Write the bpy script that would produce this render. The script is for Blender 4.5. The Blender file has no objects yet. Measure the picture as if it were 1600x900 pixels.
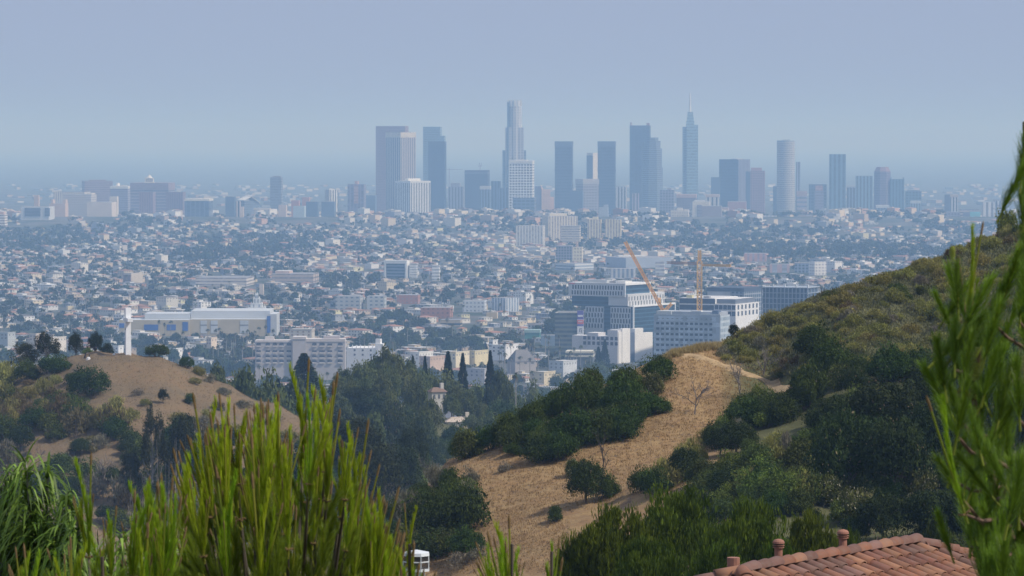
import bpy, math, numpy as np
from math import radians, sin, cos, pi
from mathutils import Vector, Matrix
S = bpy.context.scene
COL = S.collection
# ------------------------------------------------------------ camera, sky, sun, exposure
F = 6000.0; TH = math.atan(235 / F); CZ = 225.0
cd = bpy.data.cameras.new("camera"); co = bpy.data.objects.new("camera", cd); COL.objects.link(co)
co.location = (0, 0, CZ); co.rotation_euler = (radians(90) - TH, 0, 0)
cd.lens = 135; cd.sensor_width = 36; cd.clip_start = 0.5; cd.clip_end = 200000
cd.dof.use_dof = True; cd.dof.focus_distance = 700; cd.dof.aperture_fstop = 26.0
S.camera = co
SUN_AZ, SUN_EL = radians(110), radians(48)
w = bpy.data.worlds.new("World"); S.world = w; w.use_nodes = True; nt = w.node_tree
bg = nt.nodes['Background']; sky = nt.nodes.new('ShaderNodeTexSky'); sky.sky_type = 'NISHITA'; sky.sun_disc = False
sky.sun_elevation = SUN_EL; sky.sun_rotation = SUN_AZ; sky.dust_density = 2; sky.ozone_density = 2
mx = nt.nodes.new('ShaderNodeMix'); mx.data_type = 'RGBA'; mx.inputs[0].default_value = .95
nt.links.new(sky.outputs[0], mx.inputs[6]); mx.inputs[7].default_value = (3.5, 4.2, 6.1, 1)   # high thin overcast
nt.links.new(mx.outputs[2], bg.inputs[0]); bg.inputs[1].default_value = .1
sl = bpy.data.lights.new("sun", 'SUN'); sl.energy = 3.5; sl.angle = radians(2.5); sl.color = (1, .955, .88)
so = bpy.data.objects.new("sun", sl); COL.objects.link(so)
so.rotation_euler = Vector((sin(SUN_AZ) * cos(SUN_EL), cos(SUN_AZ) * cos(SUN_EL), sin(SUN_EL))).to_track_quat('Z', 'Y').to_euler()
S.view_settings.view_transform = 'Standard'; S.view_settings.look = 'None'
S.view_settings.exposure = 0.0; S.view_settings.gamma = 1
S.cycles.use_denoising = True; S.cycles.max_bounces = 5; S.cycles.diffuse_bounces = 2
S.cycles.transparent_max_bounces = 4; S.cycles.volume_bounces = 2

# ------------------------------------------------------------ helpers
def W(px, py, Y):
    """world point at depth Y seen at photo pixel px, py"""
    c, s = cos(TH), sin(TH)
    dx, dy, dz = px - 800, F * c + (450 - py) * s, -F * s + (450 - py) * c
    t = Y / dy
    return (dx * t, Y, CZ + dz * t)
def proj(x, Y, z):
    c, s = cos(TH), sin(TH)
    d = Y * c - (z - CZ) * s; v = Y * s + (z - CZ) * c
    return 800 + F * x / d, 450 - F * v / d

def pmat(name, col=(.5, .5, .5), rough=.85, spec=.3, metal=0):
    m = bpy.data.materials.new(name); m.use_nodes = True
    p = m.node_tree.nodes['Principled BSDF']
    p.inputs['Base Color'].default_value = (*col, 1); p.inputs['Roughness'].default_value = rough
    p.inputs['Specular IOR Level'].default_value = spec; p.inputs['Metallic'].default_value = metal
    return m
def N(m, t): return m.node_tree.nodes.new(t)
def Lk(m, a, b): m.node_tree.links.new(a, b)
def math_(m, op, a, b=None):
    n = N(m, 'ShaderNodeMath'); n.operation = op
    for i, v in enumerate((a, b)):
        if v is None: continue
        if hasattr(v, 'is_linked'): Lk(m, v, n.inputs[i])
        else: n.inputs[i].default_value = v
    return n.outputs[0]
def noise(m, scale, detail=3, coord='Object', vec=None):
    n = N(m, 'ShaderNodeTexNoise'); n.inputs['Scale'].default_value = scale; n.inputs['Detail'].default_value = detail
    if vec is None:
        tc = N(m, 'ShaderNodeTexCoord'); vec = tc.outputs[coord]
    Lk(m, vec, n.inputs['Vector']); return n.outputs['Fac']
def mixc(m, fac, a, b):
    n = N(m, 'ShaderNodeMix'); n.data_type = 'RGBA'
    for i, v in ((0, fac), (6, a), (7, b)):
        if hasattr(v, 'is_linked'): Lk(m, v, n.inputs[i])
        elif i: n.inputs[i].default_value = (*v, 1)
        else: n.inputs[0].default_value = v
    return n.outputs[2]
def maprange(m, v, a, b, c=0, d=1):
    n = N(m, 'ShaderNodeMapRange'); Lk(m, v, n.inputs[0])
    for i, x in enumerate((a, b, c, d)): n.inputs[i + 1].default_value = x
    return n.outputs[0]
def rough_paint(name, col, amt=.18, scale=1.5, rough=.85, spec=.3):
    """plain material with uneven weathering"""
    m = pmat(name, col, rough, spec); p = m.node_tree.nodes['Principled BSDF']
    f = maprange(m, noise(m, scale, 5), .35, .7)
    Lk(m, mixc(m, f, tuple(c * (1 - amt) for c in col), tuple(min(1, c * (1 + amt * .6)) for c in col)), p.inputs['Base Color'])
    return m
FAC = {}
def facade(wall, glass=(.05, .07, .1), cw=4., ch=4., fx=.2, fy=.25):
    """window grid drawn in metres of wall (UV); glass panes vary a little"""
    k = (wall, glass, cw, ch, fx, fy)
    if k in FAC: return FAC[k]
    m = pmat("facade", wall); p = m.node_tree.nodes['Principled BSDF']
    uv = N(m, 'ShaderNodeUVMap').outputs[0]; sp = N(m, 'ShaderNodeSeparateXYZ'); Lk(m, uv, sp.inputs[0])
    def band(o, c, f):
        s = math_(m, 'DIVIDE', o, c); fr = math_(m, 'FRACT', s)
        return math_(m, 'MULTIPLY', math_(m, 'GREATER_THAN', fr, f), math_(m, 'LESS_THAN', fr, 1 - f)), math_(m, 'FLOOR', s)
    mu, iu = band(sp.outputs[0], cw, fx) if fx else (None, math_(m, 'FLOOR', math_(m, 'DIVIDE', sp.outputs[0], cw)))
    mv, iv = band(sp.outputs[1], ch, fy) if fy else (None, math_(m, 'FLOOR', math_(m, 'DIVIDE', sp.outputs[1], ch)))
    mk = mu if mv is None else mv if mu is None else math_(m, 'MULTIPLY', mu, mv)
    cb = N(m, 'ShaderNodeCombineXYZ'); Lk(m, iu, cb.inputs[0]); Lk(m, iv, cb.inputs[1])
    wn = N(m, 'ShaderNodeTexWhiteNoise'); wn.noise_dimensions = '2D'; Lk(m, cb.outputs[0], wn.inputs[0])
    g = mixc(m, wn.outputs[0], tuple(c * .7 for c in glass), tuple(c * 1.35 for c in glass))
    wl = mixc(m, maprange(m, noise(m, .05, 4, 'UV'), .3, .7), tuple(c * .9 for c in wall), tuple(min(1, c * 1.06) for c in wall))
    if mk is None: mk = 0.
    Lk(m, mixc(m, mk, wl, g), p.inputs['Base Color'])
    if mk != 0.:
        Lk(m, maprange(m, mk, 0, 1, .85, .25), p.inputs['Roughness'])
    FAC[k] = m; return m
PM = {}
def plain(col, rough=.85):
    k = (tuple(col), rough)
    if k not in PM: PM[k] = rough_paint("painted_surface", tuple(col), .12, .08, rough)
    return PM[k]

class MB:
    """collects boxes, prisms, tubes into one mesh"""
    def __init__(s): s.v = []; s.f = []; s.mi = []; s.uv = []; s.mats = []; s.sm = []
    def m(s, mat):
        if mat not in s.mats: s.mats.append(mat)
        return s.mats.index(mat)
    def face(s, pts, mat, uv=None, smooth=False):
        b = len(s.v); s.v += [tuple(p) for p in pts]; s.f.append(tuple(range(b, b + len(pts)))); s.mi.append(s.m(mat))
        s.uv.append(uv or [(p[0] + p[1], p[2]) for p in pts]); s.sm.append(smooth)
    def box(s, c, a, b, r0, r1, mat, roof=None):
        """c origin, a/b horizontal unit vectors; r0/r1 = (a,b,z) min and max"""
        (a0, b0, z0), (a1, b1, z1) = r0, r1
        P = lambda u, v, z: (c[0] + a[0] * u + b[0] * v, c[1] + a[1] * u + b[1] * v, c[2] + z)
        U0 = lambda: None
        s.face([P(a0, b0, z0), P(a1, b0, z0), P(a1, b0, z1), P(a0, b0, z1)], mat, [(a0, z0), (a1, z0), (a1, z1), (a0, z1)])
        s.face([P(a1, b1, z0), P(a0, b1, z0), P(a0, b1, z1), P(a1, b1, z1)], mat, [(a1, z0), (a0, z0), (a0, z1), (a1, z1)])
        s.face([P(a0, b1, z0), P(a0, b0, z0), P(a0, b0, z1), P(a0, b1, z1)], mat, [(b1, z0), (b0, z0), (b0, z1), (b1, z1)])
        s.face([P(a1, b0, z0), P(a1, b1, z0), P(a1, b1, z1), P(a1, b0, z1)], mat, [(b0, z0), (b1, z0), (b1, z1), (b0, z1)])
        s.face([P(a0, b0, z1), P(a1, b0, z1), P(a1, b1, z1), P(a0, b1, z1)], roof or mat, [(0, 0)] * 4)
        s.face([P(a0, b1, z0), P(a1, b1, z0), P(a1, b0, z0), P(a0, b0, z0)], roof or mat, [(0, 0)] * 4)
    def prism(s, cx, cy, r, z0, z1, mat, n=16, r1=None, top=None, ph=0., sy=1.):
        r1 = r if r1 is None else r1
        for i in range(n):
            t0, t1 = ph + 2 * pi * i / n, ph + 2 * pi * (i + 1) / n; ln = 2 * pi * r / n
            s.face([(cx + r * cos(t0), cy + sy * r * sin(t0), z0), (cx + r * cos(t1), cy + sy * r * sin(t1), z0),
                    (cx + r1 * cos(t1), cy + sy * r1 * sin(t1), z1), (cx + r1 * cos(t0), cy + sy * r1 * sin(t0), z1)], mat,
                   [(i * ln, z0), ((i + 1) * ln, z0), ((i + 1) * ln, z1), (i * ln, z1)], n > 12)
        if r1 > 1e-3: s.face([(cx + r1 * cos(ph + 2 * pi * i / n), cy + sy * r1 * sin(ph + 2 * pi * i / n), z1) for i in range(n)], top or mat, [(0, 0)] * n)
    def tube(s, pts, rad, mat, n=5):
        pts = [Vector(p) for p in pts]
        if not hasattr(rad, '__len__'): rad = [rad] * len(pts)
        rings = []
        for i, p in enumerate(pts):
            d = (pts[min(i + 1, len(pts) - 1)] - pts[max(i - 1, 0)]).normalized()
            q = d.orthogonal().normalized() if i == 0 else (q - d * q.dot(d)).normalized()
            e = d.cross(q); rings.append([p + (q * cos(2 * pi * k / n) + e * sin(2 * pi * k / n)) * rad[i] for k in range(n)])
        for i in range(len(pts) - 1):
            for k in range(n):
                s.face([rings[i][k], rings[i][(k + 1) % n], rings[i + 1][(k + 1) % n], rings[i + 1][k]], mat, None, True)
        s.face(rings[-1], mat); s.face(rings[0][::-1], mat)
    def mesh(s, name):
        me = bpy.data.meshes.new(name); me.from_pydata(s.v, [], s.f)
        for m in s.mats: me.materials.append(m)
        me.polygons.foreach_set('material_index', s.mi)
        me.polygons.foreach_set('use_smooth', s.sm)
        ul = me.uv_layers.new(name='UVMap'); ul.data.foreach_set('uv', [c for f in s.uv for p in f for c in p])
        me.update(); return me
    def obj(s, name, parent=None, loc=(0, 0, 0)): return add(name, s.mesh(name), parent, loc)
def add(name, data, parent=None, loc=(0, 0, 0), rot=(0, 0, 0), sc=(1, 1, 1)):
    o = bpy.data.objects.new(name, data); COL.objects.link(o)
    o.location = loc; o.rotation_euler = rot; o.scale = sc
    if parent: o.parent = parent
    return o
def tag(o, label=None, cat=None, group=None, kind=None):
    if label: o['label'] = label
    if cat: o['category'] = cat
    if group: o['group'] = group
    if kind: o['kind'] = kind
    return o
def npmesh(name, V, Fq, mat, col=None, smooth=False, mi=None):
    """numpy verts (n,3), faces (m,k) -> mesh, optional point colours"""
    me = bpy.data.meshes.new(name); k = Fq.shape[1]
    me.vertices.add(len(V)); me.vertices.foreach_set('co', np.ascontiguousarray(V, np.float32).ravel())
    me.loops.add(Fq.size); me.loops.foreach_set('vertex_index', np.ascontiguousarray(Fq, np.int32).ravel())
    me.polygons.add(len(Fq)); me.polygons.foreach_set('loop_start', np.arange(0, Fq.size, k, dtype=np.int32))
    me.polygons.foreach_set('use_smooth', np.full(len(Fq), bool(smooth)))
    for m in (mat if isinstance(mat, (list, tuple)) else [mat]): me.materials.append(m)
    if mi is not None: me.polygons.foreach_set('material_index', np.asarray(mi, np.int32))
    me.update(calc_edges=True)
    if col is not None:
        a = me.color_attributes.new('Col', 'FLOAT_COLOR', 'POINT')
        a.data.foreach_set('color', np.c_[col, np.ones(len(col))].astype(np.float32).ravel())
    return me
def attr_mat(name, rough=.6, spec=.25, trans=.0, vary=.0, bump=False):
    m = pmat(name, (.1, .1, .1), rough, spec); p = m.node_tree.nodes['Principled BSDF']
    a = N(m, 'ShaderNodeAttribute'); a.attribute_name = 'Col'; c = a.outputs['Color']
    if vary:
        oi = N(m, 'ShaderNodeObjectInfo'); h = N(m, 'ShaderNodeHueSaturation'); Lk(m, c, h.inputs['Color'])
        Lk(m, maprange(m, oi.outputs['Random'], 0, 1, 1 - vary, 1 + vary), h.inputs['Value'])
        wn = N(m, 'ShaderNodeTexWhiteNoise'); wn.noise_dimensions = '1D'; Lk(m, oi.outputs['Random'], wn.inputs['W'])
        Lk(m, maprange(m, wn.outputs[0], 0, 1, .47, .515), h.inputs['Hue']); c = h.outputs[0]
    Lk(m, c, p.inputs['Base Color'])
    if trans:
        t = N(m, 'ShaderNodeBsdfTranslucent'); Lk(m, c, t.inputs[0]); x = N(m, 'ShaderNodeMixShader')
        x.inputs[0].default_value = trans; Lk(m, p.outputs[0], x.inputs[1]); Lk(m, t.outputs[0], x.inputs[2])
        Lk(m, x.outputs[0], m.node_tree.nodes['Material Output'].inputs[0])
    return m

# ------------------------------------------------------------ landform
CP=[W(*p) for p in [
 # cross hill: crest, flank, foot
 (-150,600,900),(-30,580,890),(50,570,885),(110,558,880),(150,550,880),(200,549,880),(250,556,880),(300,575,880),(360,603,878),(430,633,872),(500,662,866),(560,690,862),(640,740,850),
 (-100,650,855),(0,640,855),(100,625,852),(200,615,850),(300,635,850),(400,680,845),
 (-100,740,815),(0,725,812),(100,725,808),(200,730,802),(300,740,800),(400,760,800),(500,790,800),
 (0,850,760),(200,850,760),(400,870,760),(600,880,760),
 (-150,780,980),(50,760,990),(200,740,1000),(350,760,990),(500,800,980),
 # path hill: crest
 (700,722,394),(760,695,397),(820,668,398),(880,640,400),(950,607,402),(1010,580,405),(1050,557,408),(1090,547,410),(1140,545,412),
 (1180,522,415),(1230,494,418),(1290,472,420),(1340,457,423),(1400,434,427),(1480,407,432),(1530,384,436),(1600,366,440),(1750,320,450),(1950,280,460),
 (1210,605,401),(1130,577,404),(1100,640,388),(1000,680,381),(900,720,376),(800,765,371),(720,805,367),
 (1050,730,366),(950,790,358),(860,840,349),(760,885,347),(690,905,350),
 (1300,560,396),(1450,520,402),(1600,500,402),(1750,480,402),(1300,690,362),(1450,670,362),(1600,640,362),(1200,790,325),(1400,790,322),(1600,780,315),(1800,760,315),
 (660,770,376),(610,830,372),(560,890,362),(500,1000,352),
 (800,775,470),(1000,730,480),(1200,660,490),(1400,570,500),(1600,490,520),(1850,400,540),
]]
def U(u,Y,z): CP.append(((u-800)/6000*Y,Y,z))
for u in (-600,0,500): U(u,430,160); U(u,330,178)
for u in (-600,0,400,800,1200,1700,2300): U(u,620,138)
for u in (900,1300,1700,2300): U(u,820,120)
for u in (-600,0,400,800,1200,1700,2300): U(u,1120,118)
for u,p in ((-600,665),(0,655),(350,640),(500,632),(600,635),(700,655),(800,678),(900,700),(1100,720),(1700,720),(2300,700)): CP.append(W(u,p,1350))
for u in (-800,0,500,1000,1600,2400): U(u,1800,70);U(u,2400,14);U(u,2900,1);U(u,3400,0)
for u in (-1500,0,800,1600,3000): U(u,60,209.5);U(u,110,203);U(u,180,194);U(u,260,184)
for u in (-2000,800,3500): U(u,25,215);U(u,2,221);U(u,-60,226)
CP=np.array(CP)
def tq(x,Y): return np.stack([np.asarray(x)/(Y+100.)*4,np.log(Y+100.)],-1)
def rbf():
    P=tq(CP[:,0],CP[:,1]);n=len(P)
    r=np.linalg.norm(P[:,None]-P[None],axis=-1)
    A=np.zeros((n+3,n+3));A[:n,:n]=r+np.eye(n)*1e-4;A[:n,n:]=np.c_[np.ones(n),P];A[n:,:n]=A[:n,n:].T
    return P,np.linalg.solve(A,np.r_[CP[:,2],0,0,0])
RP,RW=rbf()
def height(x,Y):
    x=np.asarray(x,float);Y=np.asarray(Y,float);sh=x.shape;x=x.ravel();Y=Y.ravel();out=np.empty(len(x))
    for i in range(0,len(x),20000):
        P=tq(x[i:i+20000],np.minimum(Y[i:i+20000],3400));r=np.linalg.norm(P[:,None]-RP[None],axis=-1)
        out[i:i+20000]=r@RW[:-3]+RW[-3]+P@RW[-2:]
    k=np.clip((Y-2500)/900,0,1);k=k*k*(3-2*k)
    far=30*np.exp(-((Y-9400)/700)**2)+6*np.sin(x/900+1)*np.exp(-((Y-7000)/900)**2)
    return (out*(1-k)+far*k).reshape(sh)
def vnoise(x, y, seed=0):
    xi = np.floor(x).astype(np.int64); yi = np.floor(y).astype(np.int64); fx = x - xi; fy = y - yi
    fx = fx * fx * (3 - 2 * fx); fy = fy * fy * (3 - 2 * fy)
    def h(a, b):
        n = (a * 374761393 + b * 668265263 + seed * 982451653) & 0x7fffffff
        n = ((n ^ (n >> 13)) * 1274126177) & 0x7fffffff
        return ((n ^ (n >> 16)) & 0xffff) / 65535.
    return (h(xi, yi) * (1 - fx) + h(xi + 1, yi) * fx) * (1 - fy) + (h(xi, yi + 1) * (1 - fx) + h(xi + 1, yi + 1) * fx) * fy - .5
def ground(x, Y):
    x = np.asarray(x, float); Y = np.asarray(Y, float)
    z = height(x, Y)
    k = np.clip((Y - 60) / 200, 0, 1) * np.clip((2600 - Y) / 800, 0, 1)
    z = z + k * (1.1 * vnoise(x / 17, Y / 17, 1) + .55 * vnoise(x / 6, Y / 6, 2) + .3 * vnoise(x / 2.3, Y / 2.3, 3))
    return z
_hy = np.concatenate([np.arange(20, 330, 4), np.arange(330, 470, .8), np.arange(470, 740, 8), np.arange(740, 960, 1.5), np.exp(np.linspace(np.log(960), np.log(11000), 700))])
def hit(px, py):
    """first ground point seen through photo pixel"""
    c, s = cos(TH), sin(TH)
    dy = F * c + (450 - py) * s; t = _hy / dy
    z = CZ + (-F * s + (450 - py) * c) * t; x = (px - 800) * t
    g = ground(x, _hy); i = np.argmax(g >= z)
    if g[i] < z[i]: return None
    return float(x[i]), float(_hy[i]), float(g[i])
def gz(x, Y): return float(ground(np.array([x]), np.array([Y]))[0])

# one ground sheet, fine where the hills are seen, out to the horizon
_u = np.concatenate([np.linspace(-1.5, -.3, 12), np.linspace(-.28, -.15, 10), np.linspace(-.145, .145, 300), np.linspace(.15, .28, 10), np.linspace(.3, 1.5, 12)])
_y = np.concatenate([np.linspace(-80, 300, 60)[:-1], np.arange(300, 335, 1.5), np.arange(335, 470, .7), np.arange(470, 740, 8), np.arange(740, 960, 1.4),
                     np.exp(np.linspace(np.log(960), np.log(11000), 170)), np.exp(np.linspace(np.log(11500), np.log(118000), 40))])
UU, YY = np.meshgrid(_u, _y); XX = UU * (YY + 100); ZZ = ground(XX, YY)
nr, nc = XX.shape; idx = np.arange(nr * nc).reshape(nr, nc)
Fq = np.stack([idx[:-1, :-1], idx[:-1, 1:], idx[1:, 1:], idx[1:, :-1]], -1).reshape(-1, 4)
city = np.clip((YY - 2400) / 500, 0, 1); px_ = XX / YY * F + 800
brush = ((px_ > 1130) & (YY > 300) & (YY < 520)) * np.clip((px_ - 1110) / 60, 0, 1) * 1. + (YY < 300) * 1. + ((YY > 470) & (YY < 730)) + (YY > 960) * 1.
brush = np.clip(brush, 0, 1)
gm = pmat("hill_soil_and_dry_grass", (.3, .2, .1), .95, .1); p = gm.node_tree.nodes['Principled BSDF']
at = N(gm, 'ShaderNodeAttribute'); at.attribute_name = 'Col'; sp = N(gm, 'ShaderNodeSeparateColor'); Lk(gm, at.outputs['Color'], sp.inputs[0])
big = maprange(gm, noise(gm, .06, 4), .38, .62); mid = maprange(gm, noise(gm, .5, 5), .35, .65); fine = maprange(gm, noise(gm, 4., 6), .3, .7)
dry = mixc(gm, big, (.36, .22, .1), (.27, .16, .078))
dry = mixc(gm, mid, dry, (.41, .27, .125)); spk = math_(gm, 'MULTIPLY', fine, .55); dry = mixc(gm, spk, dry, (.2, .14, .085))
tw = maprange(gm, noise(gm, 1.7, 6), .60, .68); dry = mixc(gm, math_(gm, 'MULTIPLY', tw, .7), dry, (.12, .09, .075))
gsc = mixc(gm, maprange(gm, noise(gm, .09, 6), .4, .6), (.25, .16, .088), (.16, .125, .085)); gsc = mixc(gm, mid, gsc, (.23, .16, .09)); gsc = mixc(gm, spk, gsc, (.1, .085, .06)); gsc = mixc(gm, math_(gm, 'MULTIPLY', tw, .8), gsc, (.09, .085, .06)); dry = mixc(gm, sp.outputs[2], dry, gsc)
br = mixc(gm, mid, (.1, .1, .042), (.16, .15, .065)); br = mixc(gm, spk, br, (.06, .06, .035))
cityc = mixc(gm, maprange(gm, noise(gm, .01, 4), .4, .6), (.05, .065, .04), (.14, .135, .125))
c1 = mixc(gm, sp.outputs[1], dry, br); c1 = mixc(gm, sp.outputs[0], c1, cityc); Lk(gm, c1, p.inputs['Base Color'])
bp = N(gm, 'ShaderNodeBump'); bp.inputs['Strength'].default_value = .6; bp.inputs['Distance'].default_value = .15
Lk(gm, noise(gm, 3., 6), bp.inputs['Height']); Lk(gm, bp.outputs[0], p.inputs['Normal'])
g_ = add('ground', npmesh('ground', np.stack([XX, YY, ZZ], -1).reshape(-1, 3), Fq, gm, np.stack([city, brush, ((YY > 700) & (YY < 1000)) * 1.], -1).reshape(-1, 3), True))
tag(g_, kind='structure')
# skyline of the near hills per photo column: what stands below it in the picture is hidden
_sx = np.arange(0, 1601, 8); _sy = _hy[(_hy > 60) & (_hy < 960)]
_gx, _gy = np.meshgrid((_sx - 800) / F, _sy); _gz = ground(_gx * _gy, _gy)
HILL = (215 + F * (CZ - _gz) / _gy).min(0)

# ------------------------------------------------------------ haze
def haze():
    b = MB(); m = bpy.data.materials.new('haze_air'); m.use_nodes = True; n = m.node_tree; n.nodes.remove(n.nodes['Principled BSDF'])
    v = n.nodes.new('ShaderNodeVolumePrincipled'); n.links.new(v.outputs[0], n.nodes['Material Output'].inputs['Volume'])
    v.inputs['Color'].default_value = (.38, .63, 1, 1); v.inputs['Absorption Color'].default_value = (.66, .7, .9, 1)
    v.inputs['Density'].default_value = 1.08e-4; v.inputs['Anisotropy'].default_value = 0
    X = float(_u[-1]) * 118100 + 500
    b.box((0, 0, 0), (1, 0), (0, 1), (-X, -200, ZZ.min() - 1), (X, 119500, 400), m)
    tag(b.obj('haze'), kind='stuff')
haze()
# ------------------------------------------------------------ landmark buildings
KEEP = []      # picture rectangles that must stay clear in front of a landmark: x0, x1, ytop, ybottom, D
REFS = []      # named things used to say where the small ones are
class Bld:
    def __init__(s, name, label, cat, x0, xc, x1, ytop, D, ybot=None, alpha=None, group=None, ref=None, L1=None, L2=None, single=False):
        if xc is None: xc = x1 - .08 * (x1 - x0)
        A, B = (xc - x0) * D / F, (x1 - xc) * D / F
        s.al = math.atan2(B, A) if alpha is None else radians(alpha)
        s.xc, s.D = xc, D; P = W(xc, ytop, D); s.o = (P[0], D, gz(P[0], D) - .5)
        s.H = P[2] - s.o[2]; s.L1 = L1 or A / max(cos(s.al), .05); s.L2 = L2 or B / max(sin(s.al), .05)
        s.a = (-cos(s.al), sin(s.al)); s.b = (sin(s.al), cos(s.al)); s.single = single; s.root = None
        if not single: s.root = add(name, None, None, s.o)
        s.meta = (name, label, cat, group)
        if not single: tag(s.root, label, cat, group)
        if ybot: KEEP.append((x0, x1, ytop, ybot, D))
        if ref: REFS.append((ref, (x0 + x1) / 2, (ytop + (ybot or ytop + 20)) / 2))
    def z(s, py): return W(s.xc, py, s.D)[2] - s.o[2]
    def part(s, name, boxes):
        """boxes: (a0,a1,b0,b1,z0,z1,mat[,roof]) in metres from the near corner"""
        m = MB()
        for q in boxes: m.box((0, 0, 0), s.a, s.b, (q[0], q[2], q[4]), (q[1], q[3], q[5]), q[6], q[7] if len(q) > 7 else None)
        return s.put(name, m)
    def put(s, name, m):
        if s.single and s.root is None:
            s.root = tag(m.obj(s.meta[0], None, s.o), *s.meta[1:]); return s.root
        return m.obj(name, s.root)
    def wins(s, face, us, zs, w, h, mat, name='window', proud=.12, d=.2, cap=99):
        """individual windows on the left ('b') or right ('a') visible face"""
        k = 0; me = None
        for z in zs:
            for u in us:
                if k >= cap: return
                if me is None:
                    m = MB()
                    if face == 'b': m.box((0, 0, 0), s.a, s.b, (-w / 2, -proud, 0), (w / 2, .1, h), mat)
                    else: m.box((0, 0, 0), s.a, s.b, (-proud, -w / 2, 0), (.1, w / 2, h), mat)
                    me = m.mesh(name)
                c = (s.a[0] * u, s.a[1] * u, z) if face == 'b' else (s.b[0] * u, s.b[1] * u, z)
                add(name, me, s.root, c); k += 1
WHITE = (.78, .77, .74); CREAM = (.68, .6, .46); BEIGE = (.52, .45, .36); TAUPE = (.36, .32, .3); GREY = (.42, .43, .45); DK = (.055, .07, .1)
PINK = (.5, .32, .27); BRICK = (.36, .16, .11); MAUVE = (.27, .22, .24); TEAL = (.16, .26, .32); SLATE = (.1, .13, .18); TERRA = (.42, .2, .13)
roofw = plain((.68, .67, .65)); roofg = plain((.3, .3, .31)); roofd = plain((.1, .1, .11)); whitep = plain(WHITE)
gl = (.045, .07, .11)
G = lambda c, cw=7, ch=7, fx=.22, fy=.25, g=gl: facade(c, g, cw, ch, fx, fy)
V = lambda c, cw=7, fx=.3, g=gl: facade(c, g, cw, 4, fx, 0)
Hh = lambda c, ch=6, fy=.3, g=gl: facade(c, g, 4, ch, 0, fy)
Pn = lambda c: facade(c, c, 4, 4, 0, 0)
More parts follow.
